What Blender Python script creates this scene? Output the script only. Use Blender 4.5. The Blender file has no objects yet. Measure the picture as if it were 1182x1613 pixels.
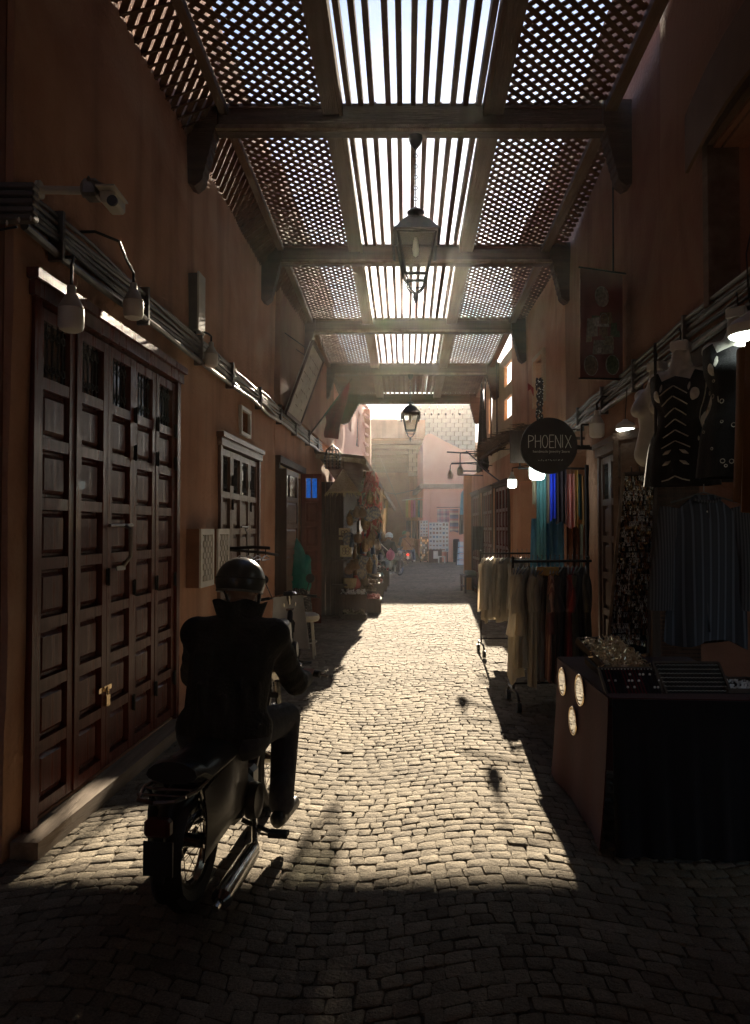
import bpy, bmesh, math, random
from mathutils import Vector, Matrix, noise
random.seed(7)
sc = bpy.context.scene
V = Vector
R = math.radians
# ------------------------------------------------------------------ camera
HOR, FPX = 833.0, 1165.0            # horizon row and focal length of the photograph, in its pixels
PITCH = math.atan((HOR - 806.5) / FPX)
cd = bpy.data.cameras.new('camera'); cam = bpy.data.objects.new('camera', cd)
sc.collection.objects.link(cam); sc.camera = cam
cam.location = (0, 0, 1.6); cam.rotation_euler = (R(90) + PITCH, 0, 0)
cd.sensor_fit = 'VERTICAL'; cd.sensor_height = 36; cd.sensor_width = 36
cd.lens = 36 * FPX / 1613; cd.clip_start = .05; cd.clip_end = 4000
# ------------------------------------------------------------------ sky and sun
SUN_EL, SUN_AZ = R(17.6), R(5.1)    # low sun straight down the street, a little to the right
w = bpy.data.worlds.new('World'); sc.world = w; w.use_nodes = True
wn = w.node_tree.nodes; bg = wn['Background']
sky = wn.new('ShaderNodeTexSky'); sky.sky_type = 'NISHITA'; sky.sun_disc = False
sky.sun_elevation = SUN_EL; sky.sun_rotation = SUN_AZ; sky.dust_density = .6; sky.air_density = .85; sky.ozone_density = 2.5
w.node_tree.links.new(sky.outputs[0], bg.inputs[0]); bg.inputs[1].default_value = .05
sd = bpy.data.lights.new('sun', 'SUN'); sun = bpy.data.objects.new('sun', sd); sc.collection.objects.link(sun)
sd.energy = 5.0; sd.angle = R(.4); sd.color = (1, .84, .635)
sun_dir = V((math.sin(SUN_AZ) * math.cos(SUN_EL), math.cos(SUN_AZ) * math.cos(SUN_EL), math.sin(SUN_EL)))
sun.rotation_euler = sun_dir.to_track_quat('Z', 'Y').to_euler(); sun.location = (4, 30, 14)
sc.view_settings.view_transform = 'Standard'; sc.view_settings.look = 'None'
sc.view_settings.exposure = 2.22; sc.view_settings.gamma = 1; sc.view_settings.use_curve_mapping = False
sc.cycles.max_bounces = 8; sc.cycles.diffuse_bounces = 5; sc.cycles.volume_bounces = 0
sc.cycles.use_denoising = True

# ------------------------------------------------------------------ helpers
COL = sc.collection
LOC = {}
def wpos(o):
    p = V(o.location)
    while o.parent: o = o.parent; p += o.location
    return p
def tag(o, label=None, cat=None, group=None, kind=None):
    if label: o['label'] = label
    if cat: o['category'] = cat
    if group: o['group'] = group
    if kind: o['kind'] = kind
    return o
def thing(name, loc, label, cat, group=None):
    o = bpy.data.objects.new(name, None); COL.objects.link(o); o.location = loc
    o.empty_display_size = .1
    return tag(o, label, cat, group)
def kids(o): return [c for c in bpy.data.objects if c.parent is o]
def copy_tree(o, parent=None, ch=None):
    if ch is None:
        ch = {}
        for c in bpy.data.objects:
            if c.parent: ch.setdefault(c.parent, []).append(c)
    c = o.copy(); COL.objects.link(c); c.parent = parent
    for k in ch.get(o, []): copy_tree(k, c, ch)
    return c
def at(px, py, Y):
    """world point seen at photo pixel (px,py) at forward distance Y"""
    dx, dz = (px - 591) / FPX, (806.5 - py) / FPX
    c, s = math.cos(PITCH), math.sin(PITCH)
    dy = c - dz * s
    t = Y / dy
    return V((dx * t, Y, 1.6 + (s + dz * c) * t))
class MB:
    def __init__(s): s.v = []; s.f = []; s.mi = []; s.cur = 0
    def add(s, vs, fs):
        b = len(s.v); s.v += [V(p) for p in vs]
        for f in fs: s.f.append([b + i for i in f]); s.mi.append(s.cur)
        return s
    def box(s, c, size, ax=None, ch=0):
        c = V(c); hx, hy, hz = size[0] / 2, size[1] / 2, size[2] / 2
        ax = ax or (V((1, 0, 0)), V((0, 1, 0)), V((0, 0, 1)))
        if ch <= 0:
            vs = [c + ax[0] * x * hx + ax[1] * y * hy + ax[2] * z * hz for z in (-1, 1) for y in (-1, 1) for x in (-1, 1)]
            return s.add(vs, [(0, 2, 3, 1), (4, 5, 7, 6), (0, 1, 5, 4), (2, 6, 7, 3), (0, 4, 6, 2), (1, 3, 7, 5)])
        bm = bmesh.new(); bmesh.ops.create_cube(bm, size=1)
        for v in bm.verts: v.co = V((v.co.x * size[0], v.co.y * size[1], v.co.z * size[2]))
        bmesh.ops.bevel(bm, geom=bm.edges[:], offset=min(ch, .45 * min(size)), segments=1, affect='EDGES')
        bm.verts.index_update()
        vs = [c + ax[0] * v.co.x + ax[1] * v.co.y + ax[2] * v.co.z for v in bm.verts]
        fs = [[v.index for v in f.verts] for f in bm.faces]; bm.free()
        return s.add(vs, fs)
    def bar(s, a, b, w, h, up=(0, 0, 1), ch=0):
        a, b = V(a), V(b); d = b - a; L = d.length; d.normalize()
        x = d.cross(V(up)); x = V((1, 0, 0)) if x.length < 1e-4 else x.normalized(); z = x.cross(d)
        return s.box((a + b) / 2, (w, L, h), (x, d, z), ch)
    def tube(s, pts, r, n=8, cap=True):
        pts = [V(p) for p in pts]; m = len(pts)
        rs = r if isinstance(r, (list, tuple)) else [r] * m
        d0 = (pts[1] - pts[0]).normalized()
        ref = V((0, 0, 1)) if abs(d0.z) < .9 else V((1, 0, 0))
        u = d0.cross(ref).normalized(); vs = []
        for i, p in enumerate(pts):
            d = (pts[min(i + 1, m - 1)] - pts[max(i - 1, 0)]).normalized()
            u = (u - d * u.dot(d)).normalized(); q = d.cross(u)
            vs += [p + (u * math.cos(2 * math.pi * k / n) + q * math.sin(2 * math.pi * k / n)) * rs[i] for k in range(n)]
        fs = [(i * n + k, i * n + (k + 1) % n, (i + 1) * n + (k + 1) % n, (i + 1) * n + k) for i in range(m - 1) for k in range(n)]
        if cap: fs += [tuple(range(n - 1, -1, -1)), tuple(range((m - 1) * n, m * n))]
        return s.add(vs, fs)
    def limb(s, a, b, r0, r1, n=12):
        """tapered capsule"""
        a, b = V(a), V(b); d = (b - a); L = d.length; d = d / L if L > 1e-6 else V((0, 0, 1))
        P, Rr = [], []
        for k in range(4):
            t = math.pi / 2 * k / 4; P.append(a - d * r0 * math.cos(t)); Rr.append(max(r0 * math.sin(t), .0004))
        P.append(a); Rr.append(r0); P.append(b); Rr.append(r1)
        for k in range(1, 5):
            t = math.pi / 2 * k / 4; P.append(b + d * r1 * math.sin(t)); Rr.append(max(r1 * math.cos(t), .0004))
        return s.tube(P, Rr, n)
    def ball(s, c, r, nu=12, nv=8):
        r = V(r) if not isinstance(r, (int, float)) else V((r, r, r)); c = V(c)
        vs = [c + V((0, 0, -r.z))]
        for j in range(1, nv):
            t = -math.pi / 2 + math.pi * j / nv
            vs += [c + V((math.cos(t) * math.cos(2 * math.pi * i / nu) * r.x, math.cos(t) * math.sin(2 * math.pi * i / nu) * r.y, math.sin(t) * r.z)) for i in range(nu)]
        vs.append(c + V((0, 0, r.z))); L = len(vs) - 1
        fs = [(0, 1 + (i + 1) % nu, 1 + i) for i in range(nu)]
        for j in range(nv - 2):
            fs += [(1 + j * nu + i, 1 + j * nu + (i + 1) % nu, 1 + (j + 1) * nu + (i + 1) % nu, 1 + (j + 1) * nu + i) for i in range(nu)]
        fs += [(L, 1 + (nv - 2) * nu + i, 1 + (nv - 2) * nu + (i + 1) % nu) for i in range(nu)]
        return s.add(vs, fs)
    def lathe(s, o, prof, n=16, ax=None):
        o = V(o); X, Y_, Z = ax or (V((1, 0, 0)), V((0, 1, 0)), V((0, 0, 1)))
        vs = [o + (X * math.cos(2 * math.pi * k / n) + Y_ * math.sin(2 * math.pi * k / n)) * max(r, .0003) + Z * z for r, z in prof for k in range(n)]
        m = len(prof)
        fs = [(i * n + k, i * n + (k + 1) % n, (i + 1) * n + (k + 1) % n, (i + 1) * n + k) for i in range(m - 1) for k in range(n)]
        fs += [tuple(range(n - 1, -1, -1)), tuple(range((m - 1) * n, m * n))]
        return s.add(vs, fs)
    def prism(s, poly, off):
        off = V(off); n = len(poly); vs = [V(p) for p in poly] + [V(p) + off for p in poly]
        fs = [tuple(range(n - 1, -1, -1)), tuple(range(n, 2 * n))] + [(k, (k + 1) % n, n + (k + 1) % n, n + k) for k in range(n)]
        return s.add(vs, fs)
    def grid(s, fn, nu, nv, closed=False):
        vs = [fn(i / nu, j / nv) for j in range(nv + 1) for i in range(nu if closed else nu + 1)]
        W = nu if closed else nu + 1
        fs = [(j * W + i, j * W + (i + 1) % W, (j + 1) * W + (i + 1) % W, (j + 1) * W + i) for j in range(nv) for i in range(nu)]
        return s.add(vs, fs)
    def sheet(s, fn, nu, nv, th):
        """thin cloth or board with real thickness: fn(u,v)->point; th = offset vector"""
        th = V(th); W = nu + 1
        a = [V(fn(i / nu, j / nv)) for j in range(nv + 1) for i in range(W)]
        N = len(a); vs = a + [p + th for p in a]
        fs = []
        for j in range(nv):
            for i in range(nu):
                q = (j * W + i, j * W + i + 1, (j + 1) * W + i + 1, (j + 1) * W + i)
                fs.append(q); fs.append(tuple(N + k for k in reversed(q)))
        edge = [i for i in range(W)] + [j * W + nu for j in range(1, nv + 1)] + [nv * W + i for i in range(nu - 1, -1, -1)] + [j * W for j in range(nv - 1, 0, -1)]
        for k in range(len(edge)):
            p, q = edge[k], edge[(k + 1) % len(edge)]
            fs.append((q, p, N + p, N + q))
        return s.add(vs, fs)
    def build(s, name, mat, parent=None, smooth=False, angle=35, kind=None, fix=True):
        lo = V((min(p.x for p in s.v), min(p.y for p in s.v), min(p.z for p in s.v)))
        hi = V((max(p.x for p in s.v), max(p.y for p in s.v), max(p.z for p in s.v)))
        o = V(((lo.x + hi.x) / 2, (lo.y + hi.y) / 2, lo.z))
        me = bpy.data.meshes.new(name); me.from_pydata([p - o for p in s.v], [], s.f)
        ms = mat if isinstance(mat, (list, tuple)) else [mat]
        for m in ms: me.materials.append(m)
        if len(ms) > 1: me.polygons.foreach_set('material_index', s.mi)
        if fix:
            bm = bmesh.new(); bm.from_mesh(me); bmesh.ops.recalc_face_normals(bm, faces=bm.faces[:]); bm.to_mesh(me); bm.free()
        if smooth:
            me.polygons.foreach_set('use_smooth', [True] * len(me.polygons)); me.set_sharp_from_angle(angle=R(angle))
        ob = bpy.data.objects.new(name, me); COL.objects.link(ob)
        if parent: ob.parent = parent; ob.location = o - wpos(parent)
        else: ob.location = o
        if kind: ob['kind'] = kind
        return ob
    def remesh(s, name, mat, parent, voxel=.012, smooth=4, sub=0):
        ob = s.build('tmp', mat, None)
        m = ob.modifiers.new('r', 'REMESH'); m.mode = 'VOXEL'; m.voxel_size = voxel
        if smooth: m = ob.modifiers.new('s', 'SMOOTH'); m.iterations = smooth; m.factor = .5
        dg = bpy.context.evaluated_depsgraph_get(); dg.update(); ev = ob.evaluated_get(dg); tm = ev.to_mesh()
        nv, nf = len(tm.vertices), len(tm.polygons); co = [0.0] * (nv * 3); tm.vertices.foreach_get('co', co)
        fs = [tuple(p.vertices) for p in tm.polygons]; ev.to_mesh_clear()
        me = bpy.data.meshes.new(name); me.from_pydata([co[3 * i:3 * i + 3] for i in range(nv)], [], fs); me.materials.append(mat)
        me.polygons.foreach_set('use_smooth', [True] * len(me.polygons))
        loc = V(ob.location); old = ob.data; bpy.data.objects.remove(ob); bpy.data.meshes.remove(old)
        ob = bpy.data.objects.new(name, me); COL.objects.link(ob)
        if parent: ob.parent = parent; ob.location = loc - wpos(parent)
        else: ob.location = loc
        return ob
# ------------------------------------------------------------------ materials
MATS = {}
def mat(name, c1, c2=None, scale=6, rough=.7, bump=.0, bscale=60, metal=0, stretch=(1, 1, 1), spec=.4, coat=0, sheen=0,
        emit=None, estr=0, trans=0, detail=6, contrast=(.35, .65), rough2=None, c3=None, scale3=.6, con3=(.45, .7), grime=0):
    if name in MATS: return MATS[name]
    m = bpy.data.materials.new(name); m.use_nodes = True; nt = m.node_tree; N, L = nt.nodes, nt.links
    b = N['Principled BSDF']
    b.inputs['Roughness'].default_value = rough; b.inputs['Metallic'].default_value = metal
    b.inputs['Specular IOR Level'].default_value = spec; b.inputs['Coat Weight'].default_value = coat
    b.inputs['Sheen Weight'].default_value = sheen; b.inputs['Transmission Weight'].default_value = trans
    b.inputs['Base Color'].default_value = (*c1, 1)
    tc = N.new('ShaderNodeTexCoord'); mp = N.new('ShaderNodeMapping'); mp.inputs['Scale'].default_value = stretch
    L.new(tc.outputs['Object'], mp.inputs[0]); vec = mp.outputs[0]
    last = None
    if c2:
        n = N.new('ShaderNodeTexNoise'); n.inputs['Scale'].default_value = scale; n.inputs['Detail'].default_value = detail
        L.new(vec, n.inputs['Vector'])
        r = N.new('ShaderNodeMapRange'); r.inputs[1].default_value, r.inputs[2].default_value = contrast; L.new(n.outputs[0], r.inputs[0])
        x = N.new('ShaderNodeMix'); x.data_type = 'RGBA'; x.inputs[6].default_value = (*c1, 1); x.inputs[7].default_value = (*c2, 1)
        L.new(r.outputs[0], x.inputs[0]); last = x.outputs[2]
        if rough2 is not None:
            q = N.new('ShaderNodeMapRange'); q.inputs[3].default_value = rough; q.inputs[4].default_value = rough2
            L.new(r.outputs[0], q.inputs[0]); L.new(q.outputs[0], b.inputs['Roughness'])
    if c3:
        n = N.new('ShaderNodeTexNoise'); n.inputs['Scale'].default_value = scale3; n.inputs['Detail'].default_value = 8; n.inputs['Distortion'].default_value = .6
        L.new(tc.outputs['Object'], n.inputs['Vector'])
        r = N.new('ShaderNodeMapRange'); r.inputs[1].default_value, r.inputs[2].default_value = con3; L.new(n.outputs[0], r.inputs[0])
        x = N.new('ShaderNodeMix'); x.data_type = 'RGBA'; x.inputs[7].default_value = (*c3, 1)
        if last: L.new(last, x.inputs[6])
        else: x.inputs[6].default_value = (*c1, 1)
        L.new(r.outputs[0], x.inputs[0]); last = x.outputs[2]
    if grime and last:
        n = N.new('ShaderNodeTexNoise'); n.inputs['Scale'].default_value = 1.6; n.inputs['Detail'].default_value = 7
        g2 = N.new('ShaderNodeMapping'); g2.inputs['Scale'].default_value = (1.8, 1.8, .16); L.new(tc.outputs['Object'], g2.inputs[0]); L.new(g2.outputs[0], n.inputs['Vector'])
        r = N.new('ShaderNodeMapRange'); r.inputs[1].default_value, r.inputs[2].default_value = .52, .72; r.inputs[4].default_value = grime; L.new(n.outputs[0], r.inputs[0])
        x = N.new('ShaderNodeMix'); x.data_type = 'RGBA'; x.inputs[7].default_value = (*(v * .45 for v in c2), 1); L.new(last, x.inputs[6]); L.new(r.outputs[0], x.inputs[0]); last = x.outputs[2]
    if last: L.new(last, b.inputs['Base Color'])
    if bump:
        n = N.new('ShaderNodeTexNoise'); n.inputs['Scale'].default_value = bscale; n.inputs['Detail'].default_value = 5; L.new(vec, n.inputs['Vector'])
        u = N.new('ShaderNodeBump'); u.inputs['Strength'].default_value = bump; u.inputs['Distance'].default_value = .02
        L.new(n.outputs[0], u.inputs['Height']); L.new(u.outputs[0], b.inputs['Normal'])
    if emit: b.inputs['Emission Color'].default_value = (*emit, 1); b.inputs['Emission Strength'].default_value = estr
    if name.startswith('cloth_') and min(c1) > .1:           # thin cloth lets some of the low sun through
        tl = N.new('ShaderNodeBsdfTranslucent'); ms = N.new('ShaderNodeMixShader'); ms.inputs[0].default_value = .6
        if last: L.new(last, tl.inputs[0])
        else: tl.inputs[0].default_value = (*c1, 1)
        L.new(b.outputs[0], ms.inputs[1]); L.new(tl.outputs[0], ms.inputs[2]); L.new(ms.outputs[0], N['Material Output'].inputs[0])
    MATS[name] = m
    return m
def cloth(name, c, c2=None, scale=14, rough=.9, stretch=(1, 1, .25)):
    return mat('cloth_' + name, c, c2 or tuple(x * .72 for x in c), scale, rough, .25, 220, stretch=stretch, sheen=.15, spec=.15)
def striped(name, cols, freq, axis=2, rough=.9, axis2=None, freq2=None, c_x=None):
    """woven stripes (optionally checked) along object axis"""
    m = bpy.data.materials.new(name); m.use_nodes = True; nt = m.node_tree; N, L = nt.nodes, nt.links; b = N['Principled BSDF']
    b.inputs['Roughness'].default_value = rough; b.inputs['Specular IOR Level'].default_value = .15
    tc = N.new('ShaderNodeTexCoord'); sx = N.new('ShaderNodeSeparateXYZ'); L.new(tc.outputs['Object'], sx.inputs[0])
    def ramp(ax, fr, cl):
        a = N.new('ShaderNodeMath'); a.operation = 'MULTIPLY'; a.inputs[1].default_value = fr; L.new(sx.outputs[ax], a.inputs[0])
        f = N.new('ShaderNodeMath'); f.operation = 'FRACT'; L.new(a.outputs[0], f.inputs[0])
        r = N.new('ShaderNodeValToRGB'); r.color_ramp.interpolation = 'CONSTANT'
        e = r.color_ramp.elements
        while len(e) < len(cl): e.new(.5)
        for i, c in enumerate(cl): e[i].position = i / len(cl); e[i].color = (*c, 1)
        L.new(f.outputs[0], r.inputs[0]); return r.outputs[0]
    o = ramp(axis, freq, cols)
    if axis2 is not None:
        x = N.new('ShaderNodeMix'); x.data_type = 'RGBA'; x.inputs[0].default_value = .5
        L.new(o, x.inputs[6]); L.new(ramp(axis2, freq2, c_x or cols), x.inputs[7]); o = x.outputs[2]
    L.new(o, b.inputs['Base Color'])
    MATS[name] = m
    return m
M = {}
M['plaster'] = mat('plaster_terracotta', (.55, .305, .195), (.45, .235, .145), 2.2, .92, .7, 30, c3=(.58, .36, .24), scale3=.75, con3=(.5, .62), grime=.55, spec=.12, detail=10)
M['plaster_shaded'] = mat('plaster_terracotta_shaded', (.30, .16, .11), (.24, .12, .083), 2.0, .92, .55, 30, c3=(.35, .205, .14), scale3=.7, con3=(.48, .62), grime=.5, spec=.12, detail=10)  # terracotta plaster darkened; shade is put into the colour
M['pink'] = mat('plaster_pink', (.74, .42, .33), (.68, .36, .27), 1.6, .92, .4, 30, c3=(.76, .48, .39), scale3=.5, spec=.1, detail=9)
M['tan'] = mat('plaster_tan', (.58, .44, .29), (.48, .35, .22), 2.4, .92, .5, 30, c3=(.62, .5, .36), scale3=.6, spec=.1, detail=9)
M['cinder'] = mat('cinder_block_grey', (.46, .42, .35), (.38, .34, .28), 5, .95, .5, 60, spec=.1)
M['stone'] = None
M['joint'] = mat('sandy_joint', (.115, .096, .07), (.07, .06, .045), 18, .95, .5, 90, spec=.1)
M['earth'] = mat('bare_earth', (.25, .2, .14), (.2, .15, .1), .3, .95, .3, 10)
M['beam'] = mat('dark_stained_beam', (.095, .055, .038), (.055, .032, .023), 5, .66, .35, 40, stretch=(.15, 3, 3), spec=.3)
M['lath'] = mat('weathered_brown_lath', (.15, .085, .055), (.095, .052, .036), 4, .75, .3, 50, spec=.2)
M['rafter'] = mat('weathered_rafter', (.19, .125, .09), (.12, .075, .052), 4, .75, .35, 40, stretch=(3, .15, 3), spec=.2)
M['door'] = mat('varnished_red_brown_wood', (.135, .030, .016), (.07, .016, .009), 3.2, .25, .16, 26, stretch=(7, 7, .5), spec=.2, coat=.04, rough2=.42, c3=(.14, .045, .025), scale3=1.6, con3=(.55, .75))
M['door2'] = mat('greyed_brown_wood', (.15, .09, .068), (.09, .05, .037), 3, .42, .22, 26, stretch=(7, 7, .5), spec=.45, c3=(.2, .13, .1), scale3=1.5)
M['doorred'] = mat('brick_red_painted_wood', (.17, .048, .028), (.12, .033, .02), 3, .5, .2, 26, stretch=(7, 7, .5))
M['plank'] = mat('worn_plank', (.30, .23, .16), (.19, .135, .085), 3, .8, .3, 30, stretch=(6, .4, 6))
M['oldwood'] = mat('dark_old_wood', (.09, .06, .045), (.055, .035, .027), 3, .7, .3, 26, stretch=(6, 6, .5))
M['orange'] = mat('ochre_painted_post', (.48, .22, .09), (.38, .16, .065), 3, .7, .2, 30, stretch=(6, 6, .6))
M['iron'] = mat('black_iron', (.025, .024, .024), (.04, .032, .028), 20, .45, .1, 90, metal=.6, spec=.5)
M['steel'] = mat('dull_galvanised_steel', (.26, .25, .235), (.17, .16, .15), 12, .45, .05, 90, metal=.8)
M['chrome'] = mat('chrome', (.55, .54, .52), (.35, .34, .32), 30, rough=.2, metal=1)
M['gold'] = mat('brassy_metal', (.86, .68, .42), (.66, .46, .26), 30, .22, metal=1)
M['mirror'] = mat('mirror_glass', (.86, .86, .84), None, rough=.02, metal=1)
M['pvc'] = mat('aged_white_plastic', (.58, .55, .49), (.48, .45, .39), 8, .45, spec=.4)
M['pvcgrey'] = mat('grey_cable_plastic', (.12, .105, .10), (.07, .062, .06), 6, .45, .05, 40, stretch=(1, .3, 1), spec=.5)
M['cable'] = mat('black_cable', (.02, .02, .02), None, rough=.45)
M['bulb'] = mat('milky_bulb_plastic', (.72, .71, .66), None, rough=.35, spec=.5)
M['bulbon'] = mat('lit_bulb', (.8, .8, .76), None, rough=.4, emit=(.86, 1, .93), estr=3.2)
M['black'] = mat('black_plastic', (.012, .011, .011), (.02, .018, .017), 12, .35, spec=.5)
M['rubber'] = mat('tyre_rubber', (.014, .013, .012), (.022, .02, .018), 30, .8, .2, 90)
M['leather'] = mat('black_jacket_cloth', (.010, .008, .0075), (.016, .012, .011), 9, .78, .35, 60, spec=.25)
M['helmet'] = mat('black_glossy_helmet', (.012, .011, .011), (.02, .018, .016), 18, .28, .03, 60, spec=.5)
M['jeans'] = mat('dark_denim', (.028, .027, .032), (.045, .042, .046), 30, .9, .25, 200)
M['skin'] = mat('skin', (.33, .17, .105), (.29, .14, .085), 12, .55, .06, 120, spec=.35)
M['hair'] = mat('dark_hair', (.015, .011, .009), (.03, .022, .017), 60, .6, .3, 200)
M['straw'] = mat('dry_straw', (.42, .32, .17), (.28, .2, .1), 18, .9, .3, 60, stretch=(4, 4, .6))
M['paint'] = mat('dark_red_moped_paint', (.014, .008, .007), (.02, .012, .010), 5, .38, spec=.4, coat=.05)
M['red'] = mat('red_lamp_plastic', (.5, .02, .015), None, rough=.25, emit=(1, .05, .02), estr=1.2)
M['reddull'] = mat('red_lamp_plastic_unlit', (.07, .008, .007), None, rough=.3)
M['white'] = mat('white_paint', (.72, .70, .65), (.62, .60, .55), 6, .55)
M['maroon'] = cloth('maroon_table', (.065, .011, .009), (.042, .008, .007), 5)
M['blackcloth'] = cloth('black', (.012, .010, .011))
def glass_mat(name, tint, alpha_mix, rough=.05):
    m = bpy.data.materials.new(name); m.use_nodes = True; nt = m.node_tree; N, L = nt.nodes, nt.links
    b = N['Principled BSDF']; b.inputs['Base Color'].default_value = (*tint, 1); b.inputs['Roughness'].default_value = rough
    t = N.new('ShaderNodeBsdfTransparent'); t.inputs[0].default_value = (.93, .94, .92, 1)
    x = N.new('ShaderNodeMixShader'); x.inputs[0].default_value = alpha_mix
    L.new(t.outputs[0], x.inputs[1]); L.new(b.outputs[0], x.inputs[2]); L.new(x.outputs[0], N['Material Output'].inputs[0])
    return m
M['glass'] = glass_mat('dusty_lantern_glass', (.6, .56, .48), .12)
M['dglass'] = mat('dark_window_glass', (.012, .012, .013), None, rough=.12, spec=.6)
M['blueglass'] = mat('blue_glass_glowing', (.02, .12, .55), (.01, .06, .3), 30, .1, emit=(.03, .22, 1), estr=.055)  # faint glow added to brighten the panes; the glass is no lamp
def stone_mat():
    m = bpy.data.materials.new('granite_sett'); m.use_nodes = True; nt = m.node_tree; N, L = nt.nodes, nt.links; b = N['Principled BSDF']
    b.inputs['Roughness'].default_value = .9; b.inputs['Specular IOR Level'].default_value = .14
    at_ = N.new('ShaderNodeAttribute'); at_.attribute_name = 'shade'
    geo = N.new('ShaderNodeNewGeometry')
    n1 = N.new('ShaderNodeTexNoise'); n1.inputs['Scale'].default_value = 140; n1.inputs['Detail'].default_value = 4; L.new(geo.outputs['Position'], n1.inputs['Vector'])
    n2 = N.new('ShaderNodeTexNoise'); n2.inputs['Scale'].default_value = 1.1; n2.inputs['Detail'].default_value = 6; L.new(geo.outputs['Position'], n2.inputs['Vector'])
    r = N.new('ShaderNodeValToRGB'); e = r.color_ramp.elements
    e[0].position = 0; e[0].color = (.17, .143, .105, 1); e[1].position = 1; e[1].color = (.305, .266, .20, 1)
    x = e.new(.5); x.color = (.245, .209, .152, 1)
    L.new(at_.outputs['Fac'], r.inputs[0])
    r1 = N.new('ShaderNodeMapRange'); r1.inputs[1].default_value = .3; r1.inputs[2].default_value = .7; r1.inputs[3].default_value = .66; r1.inputs[4].default_value = 1.24; L.new(n1.outputs[0], r1.inputs[0])
    r2 = N.new('ShaderNodeMapRange'); r2.inputs[1].default_value = .3; r2.inputs[2].default_value = .7; r2.inputs[3].default_value = .74; r2.inputs[4].default_value = 1.16; L.new(n2.outputs[0], r2.inputs[0])
    k = N.new('ShaderNodeMath'); k.operation = 'MULTIPLY'; L.new(r1.outputs[0], k.inputs[0]); L.new(r2.outputs[0], k.inputs[1])
    vm = N.new('ShaderNodeVectorMath'); vm.operation = 'SCALE'; L.new(r.outputs[0], vm.inputs[0]); L.new(k.outputs[0], vm.inputs[3])
    L.new(vm.outputs[0], b.inputs['Base Color'])
    n3 = N.new('ShaderNodeTexNoise'); n3.inputs['Scale'].default_value = 42; n3.inputs['Detail'].default_value = 9; n3.inputs['Roughness'].default_value = .68; L.new(geo.outputs['Position'], n3.inputs['Vector'])
    u = N.new('ShaderNodeBump'); u.inputs['Strength'].default_value = .9; u.inputs['Distance'].default_value = .016; L.new(n3.outputs[0], u.inputs['Height']); L.new(u.outputs[0], b.inputs['Normal'])
    return m
M['stone'] = stone_mat()
ORD = ['first', 'second', 'third', 'fourth', 'fifth', 'sixth', 'seventh', 'eighth', 'ninth', 'tenth', 'eleventh', 'twelfth', 'thirteenth', 'fourteenth', 'fifteenth', 'sixteenth', 'seventeenth', 'eighteenth', 'nineteenth', 'twentieth']
# the two street fronts: X of the wall face at forward distance Y
def LX(Y): return -1.985 + .0625 * Y
def RX(Y): return 1.66 + .084 * Y if Y < 9.5 else 2.458 + .009 * (Y - 9.5)
LN = V((1, -.0625, 0)).normalized(); LU = V((.0625, 1, 0)).normalized()
RN = V((-1, .084, 0)).normalized(); RU = V((.084, 1, 0)).normalized()
RN2 = V((-1, .009, 0)).normalized(); RU2 = V((.009, 1, 0)).normalized()
ZU = V((0, 0, 1))
def wl(Y, d, z): return V((LX(Y), Y, z)) + LN * d
def wr(Y, d, z): return V((RX(Y), Y, z)) + (RN if Y < 9.5 else RN2) * d
# ------------------------------------------------------------------ ground and setts
def hexa(mb, fn, y0, y1, d0, d1, z0, z1):
    vs = [fn(y, d, z) for z in (z0, z1) for d in (d0, d1) for y in (y0, y1)]
    return mb.add(vs, [(0, 2, 3, 1), (4, 5, 7, 6), (0, 1, 5, 4), (2, 6, 7, 3), (0, 4, 6, 2), (1, 3, 7, 5)])
def frust(mb, fn, y0, y1, z0, z1, d0, d1, ins):
    vs = [fn(y, d0, z) for z in (z0, z1) for y in (y0, y1)] + [fn(y, d1, z) for z in (z0 + ins, z1 - ins) for y in (y0 + ins, y1 - ins)]
    return mb.add(vs, [(0, 2, 3, 1), (4, 5, 7, 6), (0, 1, 5, 4), (2, 6, 7, 3), (0, 4, 6, 2), (1, 3, 7, 5)])
b = MB(); b.add([(-900, -900, -.06), (900, -900, -.06), (900, 1500, -.06), (-900, 1500, -.06)], [(0, 1, 2, 3)])
ground = b.build('ground', M['earth'], None, kind='structure', fix=False)
b = MB(); b.add([(-6, -6, -.007), (7, -6, -.007), (9, 70, -.007), (-4, 70, -.007)], [(0, 1, 2, 3)])
street = b.build('street', M['joint'], None, kind='structure', fix=False)
rng = random.Random(11)
def sag(u):
    return -.10 * (1 - math.cos(2 * math.pi * (u - .42) / 1.7)) - .03 * math.sin(u * 1.3 + .4)   # arcs laid side by side
def sett_pt(u, yrow):
    k = 1.0 if yrow < 7 else max(.35, 1 - (yrow - 7) * .09)
    wob = .012 * noise.noise(V((u * .8, yrow * .8, 3.1))) + .03 * noise.noise(V((u * .25, yrow * .3, 9.1)))
    return V((u + .055 * yrow + .03 * noise.noise(V((u, yrow, .5))), yrow + sag(u) * k + wob, 0))
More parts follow.
